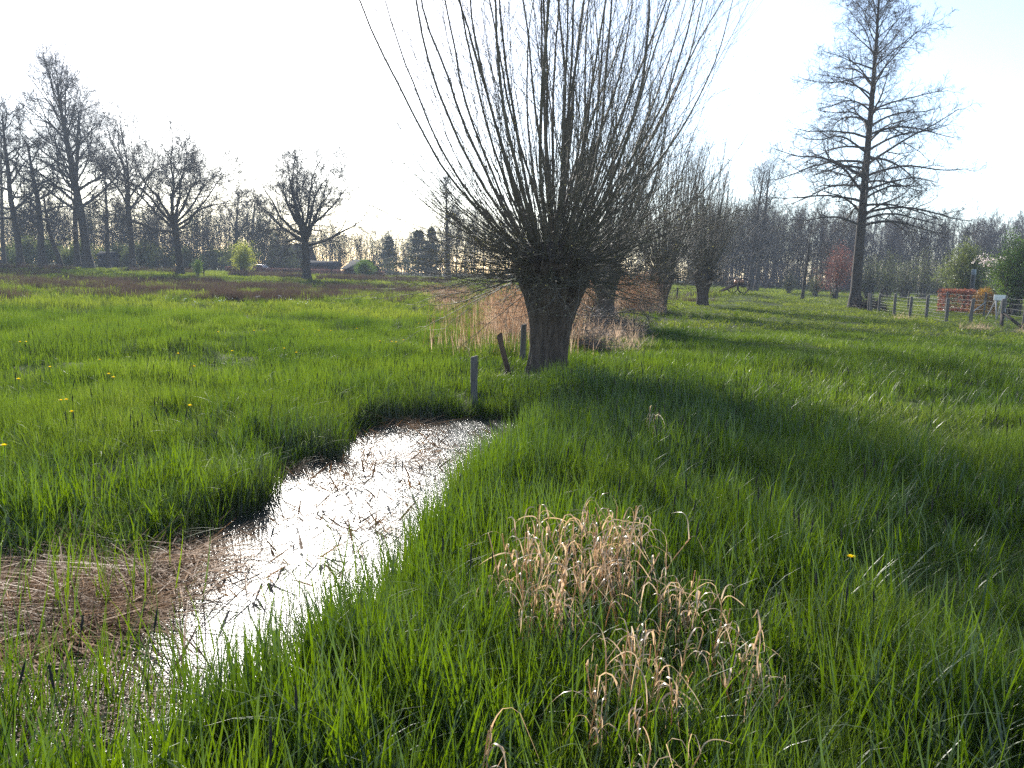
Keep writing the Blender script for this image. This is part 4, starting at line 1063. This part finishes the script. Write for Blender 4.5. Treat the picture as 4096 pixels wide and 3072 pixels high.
def scatter(name, label, cat, xy, protos_, rng, scl, hscl=None, tilt=0.12, z_off=0.0, yaw=None, idx=None):
    n = len(xy)
    z = zg(xy[:, 0], xy[:, 1]) if z_off is not None else np.full(n, WATER_Z + 0.01)
    me = bpy.data.meshes.new(name)
    me.vertices.add(n); me.vertices.foreach_set("co", np.column_stack([xy, z + (z_off or 0.0)]).astype(np.float32).ravel())
    rot = np.column_stack([rng.normal(0, tilt, n), rng.normal(0, tilt, n), rng.uniform(0, 2 * PI, n) if yaw is None else yaw + rng.normal(0, 0.5, n)])
    s = scl if hasattr(scl, "__len__") else np.full(n, scl); hs = s if hscl is None else hscl
    a = me.attributes.new("rot", 'FLOAT_VECTOR', 'POINT'); a.data.foreach_set("vector", rot.astype(np.float32).ravel())
    a = me.attributes.new("scl", 'FLOAT_VECTOR', 'POINT'); a.data.foreach_set("vector", np.column_stack([s, s, hs]).astype(np.float32).ravel())
    a = me.attributes.new("idx", 'INT', 'POINT'); a.data.foreach_set("value", (rng.integers(0, len(protos_), n) if idx is None else idx).astype(np.int32))
    me.update()
    o = mesh_ob(name, me); tag(o, label, cat, kind="stuff")
    kinds = bpy.data.collections.new(name + "_kinds")
    for p in protos_: kinds.objects.link(p)
    ng = bpy.data.node_groups.new(name, 'GeometryNodeTree')
    ng.interface.new_socket("Geometry", in_out='INPUT', socket_type='NodeSocketGeometry')
    ng.interface.new_socket("Geometry", in_out='OUTPUT', socket_type='NodeSocketGeometry')
    N = ng.nodes; Lk = ng.links
    gi, go = N.new("NodeGroupInput"), N.new("NodeGroupOutput")
    ip = N.new("GeometryNodeInstanceOnPoints"); ip.inputs["Pick Instance"].default_value = True
    ci = N.new("GeometryNodeCollectionInfo"); ci.inputs["Collection"].default_value = kinds
    ci.inputs["Separate Children"].default_value = True; ci.inputs["Reset Children"].default_value = True
    def na(nm, dt):
        x = N.new("GeometryNodeInputNamedAttribute"); x.data_type = dt; x.inputs["Name"].default_value = nm; return x.outputs["Attribute"]
    er = N.new("FunctionNodeEulerToRotation")
    Lk.new(na("rot", 'FLOAT_VECTOR'), er.inputs[0])
    Lk.new(gi.outputs[0], ip.inputs["Points"]); Lk.new(ci.outputs[0], ip.inputs["Instance"])
    Lk.new(na("idx", 'INT'), ip.inputs["Instance Index"]); Lk.new(er.outputs[0], ip.inputs["Rotation"]); Lk.new(na("scl", 'FLOAT_VECTOR'), ip.inputs["Scale"])
    Lk.new(ip.outputs[0], go.inputs[0])
    md = o.modifiers.new("scatter", 'NODES'); md.node_group = ng
    return o

def wedge(rng, d0, d1, dens, side=0.72, pad=3.0):
    """random ground points from y = d0 to d1 over the width anyone standing near the camera could see"""
    A = side * (d1 * d1 - d0 * d0) + 2 * pad * (d1 - d0)
    n = int(A * dens)
    y = rng.uniform(0, 1, int(n * 2.2)) * (d1 - d0) + d0; wmax = side * d1 + pad
    x = rng.uniform(-wmax, wmax, len(y))
    k = np.abs(x) < side * y + pad
    return np.column_stack([x[k], y[k]])[:n]

rg = np.random.default_rng(900)
def P_(*a, **k): return blades(rg, *a, **k)
tall = [proto("tall_%d" % i, [P_(20, 0.11, (0.34, 0.62), (0.006, 0.0135), 5, (0.02, 0.28), (0.05, 0.75)), P_(14, 0.12, (0.20, 0.40), (0.004, 0.008), 4, (0.1, 0.5), (0.2, 1.0))], ["grass_tall", "grass"]) for i in range(5)]
tall.append(proto("tall_5", [P_(10, 0.10, (0.30, 0.5), (0.006, 0.011), 5, (0.02, 0.3), (0.1, 0.8)), P_(8, 0.12, (0.35, 0.62), (0.005, 0.009), 7, (0.2, 0.6), (0.9, 1.6)), P_(10, 0.12, (0.2, 0.36), (0.004, 0.007), 4, (0.1, 0.5), (0.2, 1.0))], ["grass_tall", "grass_pale", "grass"]))
fine = [proto("fine_%d" % i, [P_(46, 0.15, (0.16, 0.34), (0.0028, 0.006), 4, (0.05, 0.5), (0.15, 1.1))], ["grass"]) for i in range(5)]
fine.append(proto("fine_5", [P_(34, 0.15, (0.16, 0.32), (0.003, 0.006), 4, (0.05, 0.5), (0.15, 1.1)), P_(7, 0.16, (0.25, 0.45), (0.004, 0.007), 6, (0.4, 1.0), (0.7, 1.4))], ["grass", "grass_pale"]))
mid_ = [proto("mid_%d" % i, [P_(60, 0.30, (0.16, 0.36), (0.007, 0.012), 3, (0.05, 0.45), (0.1, 0.9))], ["grass"]) for i in range(4)]
far_ = [proto("far_%d" % i, [P_(80, 0.70, (0.14, 0.32), (0.016, 0.030), 3, (0.05, 0.5), (0.1, 0.8))], ["grass_far"]) for i in range(4)]
vfar = [proto("vfar_%d" % i, [P_(80, 1.5, (0.14, 0.30), (0.04, 0.075), 2, (0.05, 0.5), (0.1, 0.6))], ["grass_far"]) for i in range(4)]

def clear_of(xy, water=0.0, trunks=True):
    k = poly_sd(xy[:, 0], xy[:, 1]) > water
    if trunks:
        for (x, y), r in ((W1, 0.33), (W2, 0.3), (W3, 0.35), (W4, 0.4), (ALD, 0.5)):
            k &= np.hypot(xy[:, 0] - x, xy[:, 1] - y) > r
    return xy[k]

def low_by_posts(x, y):
    # sward stays short where trunk and posts shade and crowd it
    f = np.ones(len(x))
    for (a, b, r) in ((W1[0], W1[1] - 0.4, 1.1), (*place(474.5, 9.4)[:2], 0.5), (*place(508, 11.7)[:2], 0.7), (*place(522, 13.9)[:2], 0.6)):
        f *= 1 - 0.6 * np.exp(-((x - a) ** 2 + (y - b) ** 2) / (r * r))
    return f

def bank_side(x, y):
    """0 on the left meadow, 1 right of the willow row and ditch"""
    line = np.interp(y, [0, 4, 8, 13, 25, 36, 47, 120], [-3.0, -1.6, -0.4, 0.3, 2.4, 6.0, 10.6, 45])
    return smooth(-0.6, 0.8, x - line)

# tall wide blades along the ditch and over the near ground
xy = clear_of(wedge(rg, 1.2, 15, 82), 0.03)
sd = poly_sd(xy[:, 0], xy[:, 1])
bs = bank_side(xy[:, 0], xy[:, 1])
pr = np.exp(-np.maximum(sd - 0.9 * bs, 0) / (0.45 + 0.75 * bs)) + 0.16 * (noise(xy[:, 0], xy[:, 1], 1.3, 21) > 0.55)
pr *= np.interp(xy[:, 1], [0, 6, 15], [1, 1, 0.75])
xy = xy[rg.uniform(0, 1, len(xy)) < pr]
sd = poly_sd(xy[:, 0], xy[:, 1]); bs = bank_side(xy[:, 0], xy[:, 1])
hs = (0.62 + 0.55 * noise(xy[:, 0], xy[:, 1], 0.8, 22)) * np.where(bs > 0.5, 1.0, 0.72) * np.interp(sd, [0, 0.35, 3], [0.8, 1.0, 0.72]) * low_by_posts(xy[:, 0], xy[:, 1])
scatter("tall_grass", "tall lush green grass with broad blades along the ditch bank", "grass", xy, tall, rg, 0.85 + 0.3 * rg.uniform(0, 1, len(xy)), hs, 0.10)

# fine meadow grass near the camera
xy = clear_of(wedge(rg, 1.2, 9.5, 85), 0.10)
tus = noise(xy[:, 0], xy[:, 1], 0.75, 31); tus2 = noise(xy[:, 0], xy[:, 1], 2.6, 32)
hs = 0.40 + 1.15 * tus ** 1.5 * (0.35 + tus2)
keep = rg.uniform(0, 1, len(xy)) < 0.45 + 0.9 * tus; xy, tus, tus2, hs = xy[keep], tus[keep], tus2[keep], hs[keep]
scatter("meadow_grass", "fine green meadow grass in the near field", "grass", xy, fine, rg, 0.8 + 0.4 * rg.uniform(0, 1, len(xy)), hs, 0.16)
xy = clear_of(wedge(rg, 9.5, 24, 17), 0.12)
tus = noise(xy[:, 0], xy[:, 1], 0.9, 31); tus2 = noise(xy[:, 0], xy[:, 1], 3.0, 32); bs = bank_side(xy[:, 0], xy[:, 1])
hs = (0.34 + 1.35 * tus ** 1.6 * (0.35 + tus2)) * (1 - 0.5 * bs * smooth(13, 20, xy[:, 1])) * low_by_posts(xy[:, 0], xy[:, 1])
keep = rg.uniform(0, 1, len(xy)) < 0.4 + 1.0 * tus; xy, hs = xy[keep], hs[keep]
scatter("meadow_grass", "green meadow grass of the middle field", "grass", xy, mid_, rg, 0.8 + 0.4 * rg.uniform(0, 1, len(xy)), hs, 0.14)
xy = clear_of(wedge(rg, 24, 60, 3.6))
tus = noise(xy[:, 0], xy[:, 1], 1.6, 31); tus2 = noise(xy[:, 0], xy[:, 1], 6.0, 33); bs = bank_side(xy[:, 0], xy[:, 1])
hs = (0.30 + 1.5 * tus ** 1.6 * (0.4 + tus2)) * (1 - 0.74 * bs)
keep = rg.uniform(0, 1, len(xy)) < 0.4 + 1.0 * tus; xy, hs = xy[keep], hs[keep]
scatter("meadow_grass", "sunlit meadow grass beyond the willow", "grass", xy, far_, rg, 0.8 + 0.4 * rg.uniform(0, 1, len(xy)), hs, 0.12)
xy = wedge(rg, 60, 150, 0.8)
tus = noise(xy[:, 0], xy[:, 1], 3.0, 31); bs = bank_side(xy[:, 0], xy[:, 1])
hs = (0.3 + 1.2 * tus ** 1.5) * (1 - 0.65 * bs)
scatter("meadow_grass", "far meadow grass below the woods", "grass", xy, vfar, rg, 0.8 + 0.4 * rg.uniform(0, 1, len(xy)), hs, 0.08)

# coarse tussocks standing out of the sward
tk = [proto("tussock_%d" % i, [P_(120, 0.16, (0.28, 0.55), (0.004, 0.008), 5, (0.05, 0.75), (0.3, 1.2))], ["grass"]) for i in range(3)]
xy = clear_of(wedge(rg, 3.0, 40, 0.50), 0.15)
scatter("grass_tussocks", "thicker tussocks of grass standing out of the meadow", "grass", xy, tk, rg, (0.5 + 0.7 * rg.uniform(0, 1, len(xy))) * (1 - 0.4 * bank_side(xy[:, 0], xy[:, 1]) * smooth(12, 20, xy[:, 1])), None, 0.1)

# dark green rush stems: a stand at the far bank and in the water, and many through the left meadow
ru = [proto("rush_%d" % i, [P_(46, 0.13, (0.28, 0.55), (0.0035, 0.006), 3, (0.02, 0.32), (0.0, 0.25), tip=0.3)], ["rush_green"]) for i in range(3)]
pts = [hit(*DP(*p), WATER_Z) for p in [(722, 1000), (738, 996), (710, 992), (730, 985), (880, 915), (850, 915), (820, 915), (905, 905), (790, 925), (690, 985), (940, 905), (1060, 960), (1010, 1010), (560, 1095), (500, 1120), (420, 1165)]]
xy = np.array(pts)
k = clear_of(wedge(rg, 5, 14, 1.8), 0.02, False); k = k[(poly_sd(k[:, 0], k[:, 1]) < 0.9)]
m_ = clear_of(wedge(rg, 9, 40, 0.75)); m_ = m_[(bank_side(m_[:, 0], m_[:, 1]) < 0.3) & (noise(m_[:, 0], m_[:, 1], 3.0, 44) > 0.52)]
xy = np.concatenate([xy, k, m_])
scatter("green_rushes", "dark green rush stems at the water's edge and through the left meadow", "rushes", xy, ru, rg, 0.9 + 0.4 * rg.uniform(0, 1, len(xy)), np.where(np.arange(len(xy)) < len(pts), 1.0, 0.8), 0.08)

# flowering foxtail spikes
fx = []
for i in range(4):
    a, b_ = spike(rg, 3, 0.25, (0.34, 0.62), (0.05, 0.09), 0.0042)
    fx.append(proto("foxtail_%d" % i, [a, b_], ["grass_tall", "foxtail"]))
xy = clear_of(wedge(rg, 1.6, 13, 2.6), -0.05, False)
kk = (poly_sd(xy[:, 0], xy[:, 1]) < 1.6) | (rg.uniform(0, 1, len(xy)) < 0.55)
xy = xy[kk]
scatter("foxtail_spikes", "dark thin foxtail flower spikes standing above the grass", "grass", xy, fx, rg, 1.0, 0.75 + 0.4 * rg.uniform(0, 1, len(xy)), 0.08)
# pale bent blades lying over the near sward
bent = [proto("bent_%d" % i, [P_(7, 0.30, (0.2, 0.42), (0.004, 0.009), 7, (0.5, 1.2), (0.5, 1.5), base_h=0.12)], ["grass_pale"]) for i in range(4)]
xy = clear_of(wedge(rg, 1.8, 7, 1.5), 0.2); xy = xy[(bank_side(xy[:, 0], xy[:, 1]) > 0.5) | (rg.uniform(0, 1, len(xy)) < 0.15)]
scatter("bent_grass", "pale shiny bent blades lying over the near grass", "grass", xy, bent, rg, 0.7 + 0.5 * rg.uniform(0, 1, len(xy)), None, 0.1)
# broad dock leaves among the near grass
dk = []
for i in range(3):
    dk.append(proto("dock_%d" % i, [P_(6, 0.05, (0.16, 0.30), (0.035, 0.06), 6, (0.15, 0.7), (0.4, 1.0), tip=0.1)], ["dock"]))
xy = np.array([hit(*DP(*p), 0.1) for p in [(1660, 1640), (1690, 1620), (1530, 1625), (440, 1390), (455, 1400), (420, 1610), (1630, 1575), (330, 1620), (1180, 1600), (2000, 1500), (640, 1610)]])
scatter("dock_plants", "broad leaved dock growing among the near grass", "weeds", xy, dk, rg, 0.9, None, 0.1)

# brown rushes in drifts across the left meadow
br = [proto("brown_rush_%d" % i, [P_(110, 0.55, (0.35, 0.75), (0.012, 0.022), 3, (0.03, 0.45), (0.0, 0.5), tip=0.2)], ["rush"]) for i in range(4)]
def drift(px0, px1, d0, d1, n):
    px = rg.uniform(px0, px1, n); d = rg.uniform(d0, d1, n); c = (px0 + px1) / 2; e = np.abs(px - c) / ((px1 - px0) / 2)
    d = (d0 + d1) / 2 + (d - (d0 + d1) / 2) * np.sqrt(np.clip(1 - e * e, 0.05, 1))
    return np.array([place(a, b)[:2] for a, b in zip(px, d)])
xy = np.concatenate([drift(-30, 130, 40, 56, 60), drift(215, 312, 33.5, 39, 115), drift(118, 170, 38, 44, 34), drift(160, 230, 41, 46, 26), drift(300, 390, 40, 48, 22), drift(-30, 60, 72, 92, 70), drift(60, 160, 58, 66, 60), drift(150, 220, 62, 72, 60), drift(330, 440, 52, 60, 60), drift(-30, 20, 27, 31, 14), drift(60, 215, 33, 37, 16), drift(240, 300, 50, 60, 40), drift(170, 330, 48, 56, 24), drift(60, 250, 44, 52, 26)])
scatter("brown_rushes", "drifts of dead reddish brown rushes across the left meadow", "rushes", xy, br, rg, 0.8 + 0.5 * rg.uniform(0, 1, len(xy)), 0.6 + 0.4 * rg.uniform(0, 1, len(xy)), 0.1)
k = wedge(rg, 34, 84, 0.22); k = k[(bank_side(k[:, 0], k[:, 1]) < 0.1) & (noise(k[:, 0], k[:, 1], 7.0, 51) > 0.38)]
scatter("brown_rushes", "thin scatter of brown rush stems through the far part of the left meadow", "rushes", k, br, rg, 0.8 + 0.6 * rg.uniform(0, 1, len(k)), 0.45 + 0.4 * rg.uniform(0, 1, len(k)), 0.12)
# low brown bramble along the far side
xy = np.concatenate([drift(232, 300, 96, 104, 80), drift(320, 445, 88, 100, 120), drift(-30, 70, 96, 108, 90), drift(120, 200, 104, 110, 40)])
scatter("bramble", "low brown bramble and dead stalks along the far side of the meadow", "bramble", xy, br, rg, 1.0 + 0.6 * rg.uniform(0, 1, len(xy)), 0.9 + 0.5 * rg.uniform(0, 1, len(xy)), 0.25)

# the blond reed bed behind the first willows
rd = []
for i in range(4):
    a, b_ = spike(rg, 22, 0.55, (0.9, 1.85), (0.10, 0.18), 0.010, 0.004)
    rd.append(proto("reed_%d" % i, [a, b_, P_(60, 0.6, (0.5, 1.6), (0.007, 0.014), 4, (0.02, 0.25), (0.05, 0.6))], ["reed", "reed", "reed"]))
def quad(c, n):
    px = rg.uniform(c[0], c[1], n); d = rg.uniform(c[2], c[3], n); return np.array([place(a, b)[:2] for a, b in zip(px, d)])
xy = np.concatenate([quad((612, 652, 34, 41), 130), quad((568, 606, 27, 36), 70), quad((500, 545, 19, 26), 46), quad((440, 520, 30, 42), 20), quad((425, 470, 46, 62), 30), quad((520, 600, 30, 40), 60)])
dd = np.minimum.reduce([np.hypot(xy[:, 0] - a, xy[:, 1] - b) for a, b in (W1, W2, W3)]); xy = xy[dd > 0.6]
hs = np.where(xy[:, 1] > 26, 0.84, 0.62) * (0.55 + 0.75 * noise(xy[:, 0], xy[:, 1], 1.2, 71))
hs = np.where((xy[:, 1] > 26) & (xy[:, 0] < 2.0), 0.36, hs)
scatter("reed_bed", "blond dry reed bed between and behind the pollard willows", "reeds", xy, rd, rg, 1.0, hs, 0.05)
sp = [proto("sparse_reed_%d" % i, [spike(rg, 9, 0.5, (0.6, 1.25), (0.05, 0.10), 0.006, 0.0028)[0], P_(6, 0.5, (0.4, 0.9), (0.005, 0.009), 4, (0.03, 0.3), (0.05, 0.6))], ["reed", "reed"]) for i in range(3)]
xy = np.concatenate([quad((445, 520, 14.5, 24), 34), quad((555, 575, 15, 18), 6)])
scatter("sparse_reeds", "thin dead reed stems standing loosely left of the willow", "reeds", xy, sp, rg, 1.0, 0.8 + 0.4 * rg.uniform(0, 1, len(xy)), 0.06)
ds = [proto("dead_scrub_%d" % i, [P_(40, 0.4, (0.3, 0.8), (0.004, 0.008), 5, (0.1, 0.9), (0.1, 0.9))], ["reed"]) for i in range(3)]
xy = np.concatenate([quad((560, 640, 17, 26), 60), quad((640, 660, 33, 35), 12), quad((968, 992, 30.0, 31.5), 9), quad((1015, 1040, 29, 30), 5), quad((896, 906, 36.5, 37.5), 4)])
scatter("dead_scrub", "pale dead grass and stalks round the willow feet and the fence", "dead grass", xy, ds, rg, 0.9 + 0.4 * rg.uniform(0, 1, len(xy)), np.where(xy[:, 0] > 12, 0.5, 0.95), 0.2)

# flattened brown reed lying in the water
mt = [proto("mat_%d" % i, [P_(30, 0.28, (0.2, 0.65), (0.006, 0.017), 6, (1.25, 1.62), (-0.10, 0.22), flat=0.7, tip=0.3, base_h=0.07, az=0.0)], ["mat_reed"]) for i in range(4)]
def in_poly(pts, n, z=WATER_Z):
    p = np.array([hit(*DP(*a), z) for a in pts]); lo, hi = p.min(0), p.max(0); out = []
    while len(out) < n:
        a = rg.uniform(lo, hi); ins = False
        for i in range(len(p)):
            x0, y0 = p[i]; x1, y1 = p[(i + 1) % len(p)]
            if (y0 > a[1]) != (y1 > a[1]) and a[0] < (x1 - x0) * (a[1] - y0) / (y1 - y0) + x0: ins = not ins
        if ins: out.append(a)
    return np.array(out)
xy = np.concatenate([in_poly([(-80, 1240), (150, 1225), (330, 1235), (400, 1280), (330, 1320), (230, 1390), (60, 1440), (-80, 1440)], 210),
                     in_poly([(330, 1190), (520, 1195), (500, 1230), (360, 1240)], 16), in_poly([(600, 1010), (720, 990), (980, 985), (960, 1030), (760, 1012), (600, 1040)], 7),
                     in_poly([(860, 920), (960, 915), (960, 932), (880, 935)], 4), in_poly([(-60, 1450), (420, 1430), (300, 1640), (-60, 1640)], 14)])
yaw = np.where(rg.uniform(0, 1, len(xy)) < 0.5, 0.1, PI + 0.2) + rg.normal(0, 0.7, len(xy))
scatter("flattened_reeds", "brown flattened dead reeds lying matted in the ditch water", "dead reeds", xy, mt, rg, 0.5 + 0.5 * rg.uniform(0, 1, len(xy)), None, 0.07, None, yaw)
bits = [proto("bit_%d" % i, [P_(7, 0.10, (0.04, 0.16), (0.008, 0.018), 3, (0.8, 1.6), (-0.1, 0.4), flat=0.6, base_h=0.05)], ["mat_reed"]) for i in range(3)]
xy = in_poly([(760, 930), (1090, 915), (1080, 960), (960, 1060), (880, 1150), (700, 1300), (450, 1330), (380, 1200), (590, 1095), (600, 1030), (740, 985)], 130)
scatter("floating_bits", "brown leaf bits and stalks floating on the ditch water", "leaf litter", xy, bits, rg, 0.8 + 0.6 * rg.uniform(0, 1, len(xy)), None, 0.1, None)
# blades standing in the shallow water and through the mat
xy = np.concatenate([in_poly([(-60, 1250), (330, 1235), (420, 1300), (200, 1450), (-60, 1470)], 26), in_poly([(100, 1470), (420, 1420), (430, 1600), (60, 1640)], 26), in_poly([(-80, 1500), (150, 1490), (100, 1660), (-80, 1660)], 16), in_poly([(560, 1330), (760, 1230), (780, 1330), (600, 1440)], 10)])
sw = [proto("water_blade_%d" % i, [P_(7, 0.14, (0.22, 0.5), (0.005, 0.010), 5, (0.03, 0.4), (0.05, 0.7))], ["grass_tall"]) for i in range(3)]
scatter("water_grass", "thin green blades standing in the shallow water", "grass", xy, sw, rg, 0.85 + 0.3 * rg.uniform(0, 1, len(xy)), None, 0.1, None)

# ------------------------------------------------------------------ dead canary grass: curled pale leaves hanging from upright stalks
def dry_clump(spots, label, seed, h=(0.40, 0.58)):
    rng = np.random.default_rng(seed)
    P0 = np.array([hit(*DP(*s), 0.0) for s in spots]); n = len(P0); c = P0.mean(0); zc = zg1(*c)
    o = empty("dry_grass_clump", (c[0], c[1], zc)); tag(o, label, "dry grass")
    base = np.column_stack([P0 - c, zg(P0[:, 0], P0[:, 1]) - zc - 0.03]); H = rng.uniform(h[0] * 0.72, h[1], n)
    N = 5; d = unit(np.column_stack([rng.normal(0, 0.24, (n, 2)), np.ones(n)])); P = np.zeros((n, N, 3)); P[:, 0] = base
    for j in range(1, N): d = unit(d + rng.normal(0, 0.05, d.shape)); P[:, j] = P[:, j - 1] + d * (H / (N - 1))[:, None]
    v, q_ = tubes([(P, np.full((n, N), 0.0022), 4)])
    mesh_ob("stems", raw_mesh("dry_stems", v, q_, np.full(len(q_), 4), M["straw"], np.full(len(v), 0.2)), o)
    V, Q, T, b_ = [], [], [], 0
    S = 11
    for i in range(n):
        for k in range(int(rng.integers(2, 7))):
            t = rng.uniform(0.55, 1.0) * (N - 1); i0 = min(int(t), N - 2); p = P[i, i0] + (P[i, i0 + 1] - P[i, i0]) * (t - i0)
            a = rng.uniform(0, 6.28); th = rng.uniform(0.1, 0.5); ln = rng.uniform(0.08, 0.30); w = rng.uniform(0.0035, 0.0090)
            turn = rng.uniform(1.4, 4.6); early = rng.uniform(0.15, 0.4); tw = rng.normal(0, 0.4); twr = rng.normal(0, 1.2); vv = []
            for j in range(S):
                s_ = j / (S - 1.0)
                e = np.array([math.cos(a), math.sin(a), 0]); sd_ = np.array([-math.sin(a), math.cos(a), 0])
                tn = np.array([math.sin(th) * e[0], math.sin(th) * e[1], math.cos(th)]); nn = np.cross(tn, sd_)
                x = sd_ * math.cos(tw) + nn * math.sin(tw); wd = w * (1 - 0.8 * s_ ** 1.5)
                vv += [p - x * wd / 2, p + x * wd / 2]
                p = p + tn * ln / (S - 1)
                if th < 2.75 + 0.5 * math.sin(a * 3): th += turn / (S - 1) * (2.2 if abs(s_ - early) < 0.16 else 0.55)
                a += rng.normal(0, 0.13); tw += twr / (S - 1)
            V.append(np.array(vv)); idx = b_ + np.arange(2 * S).reshape(S, 2)
            Q.append(np.stack([idx[:-1, 0], idx[:-1, 1], idx[1:, 1], idx[1:, 0]], -1)); T.append(np.full(2 * S, rng.uniform(0, 1.3))); b_ += 2 * S
    V, Q, T = np.concatenate(V), np.concatenate(Q), np.concatenate(T)
    mesh_ob("leaves", raw_mesh("dry_leaves", V, Q, np.full(len(Q), 4), M["straw"], T), o)
    return o
rd_ = random.Random(4)
def blob(cx, cy_, wx, wy, n):
    out = []
    while len(out) < n:
        a, b_ = rd_.uniform(-1, 1), rd_.uniform(-1, 1)
        if a * a + b_ * b_ < 1: out.append((cx + a * wx, cy_ + b_ * wy))
    return out
dry_clump(blob(1225, 1345, 150, 95, 84) + blob(1150, 1420, 60, 40, 14) + blob(1330, 1290, 55, 40, 14), "largest clump of curled straw coloured dead grass in the near right foreground", 601)
dry_clump(blob(1405, 1610, 60, 60, 14) + blob(1290, 1640, 50, 40, 6) + blob(1385, 1510, 40, 40, 5), "second clump of curled dead grass just in front of the largest one", 602, (0.34, 0.50))
dry_clump(blob(1452, 1400, 38, 25, 14), "small tuft of curled dead grass right of the largest clump", 603, (0.38, 0.5))
dry_clump(blob(1590, 1560, 35, 25, 6), "few bent dead stalks at the right of the dry clumps", 604, (0.36, 0.48))
dry_clump(blob(1545, 1480, 40, 30, 8), "thin loose dead grass between the two small right hand tufts", 605, (0.34, 0.46))
dry_clump(blob(1015, 1850, 25, 20, 2), "pair of drooping white dead leaves at the bottom edge", 606, (0.34, 0.42))
dry_clump(blob(1400, 1860, 60, 30, 5), "dead grass stalks at the bottom edge below the second clump", 607, (0.34, 0.44))
dry_clump(blob(1398, 985, 10, 6, 5), "little lone dead tuft in the shaded grass right of the willow", 608, (0.34, 0.46))
dry_clump(blob(55, 1275, 40, 20, 8), "dry grass tuft on the left bank above the brown reeds", 609, (0.4, 0.6))

# ------------------------------------------------------------------ dandelions
def dandelion(loc, label, sc=1.0, group=None):
    o = empty("dandelion", loc, rd_.uniform(0, 6)); o.scale = (sc, sc, sc); tag(o, label, "flower", group)
    b = MB(); b.tube([(0, 0, -0.05), (0.005, 0, 0.12), (0.01, 0.0, 0.25)], 0.0022, 5); b.build("stem", "dock", o)
    n = 44; v, f = [], []
    for i in range(n):
        a = i * 2.4; r = 0.008 + 0.014 * (i / n); z = 0.262 - 0.006 * (i / n); w = 0.0028
        c, s_ = math.cos(a), math.sin(a); k = len(v)
        v += [(0.01 + c * 0.003 - s_ * w, s_ * 0.003 + c * w, 0.25), (0.01 + c * 0.003 + s_ * w, s_ * 0.003 - c * w, 0.25), (0.01 + c * r + s_ * w, s_ * r - c * w, z), (0.01 + c * r - s_ * w, s_ * r + c * w, z)]
        f.append((k, k + 1, k + 2, k + 3))
    b = MB(); b.add(v, f); b.build("flower_head", "petal", o)
    return o
X, Y = hit(*DP(1843, 1204), 0.30)
dandelion((X, Y, 0.05), "lone yellow flower in the grass of the right foreground", 1.0)
GD = "dandelions in the left meadow"
dn = [(35, 1536 // 1.85), (40, 828), (408, 884), (154, 897), (5, 970), (640, 768), (615, 757), (845, 740), (855, 745), (870, 738), (820, 735), (770, 712), (715, 716), (690, 717), (655, 714), (570, 715), (548, 718), (470, 720), (310, 710), (305, 714), (42, 747), (55, 741), (110, 800), (216, 785), (235, 815), (243, 823), (130, 870), (146, 868), (905, 700), (420, 800), (500, 760), (385, 765)]
first = None
for i, (a, b_) in enumerate(dn[1:]):
    X, Y = hit(*DP(a, b_), 0.25); lab = "yellow dandelion flower open in the left meadow"; s = 1.0 + 0.15 * rd_.random()
    if first is None: first = dandelion((X, Y, zg1(X, Y) + 0.02), lab, 1.1, GD)
    else: copy_tree(first, (X, Y, zg1(X, Y) + 0.02), lab, GD, rd_.uniform(0, 6.28), s)
wf = []
for i in range(2):
    a, b_ = spike(rg, 4, 0.2, (0.26, 0.36), (0.02, 0.03), 0.012)
    wf.append(proto("white_flower_%d" % i, [a, b_], ["grass", "white_petal"]))
xy = quad((150, 345, 27, 34), 13)
scatter("white_flowers", "tiny white flowers sprinkled in the sunlit strip of the left meadow", "flowers", xy, wf, rg, 0.75, 1.0 + np.zeros(len(xy)), 0.1)

# ------------------------------------------------------------------ haze: the bright spring air between here and the woods
b = MB(); b.box((0, 290, 18.0), (860, 680, 40.5))
hm, nt, out = new_mat("haze")
pv = nd(nt, "ShaderNodeVolumePrincipled")
pv.inputs["Density Attribute"].default_value = ""
pv.inputs["Density"].default_value = 0.0007
pv.inputs["Color"].default_value = (0.78, 0.87, 1.0, 1)
pv.inputs["Anisotropy"].default_value = 0.0
nt.links.new(pv.outputs[0], out.inputs["Volume"])
tag(b.build("haze", hm), kind="stuff")
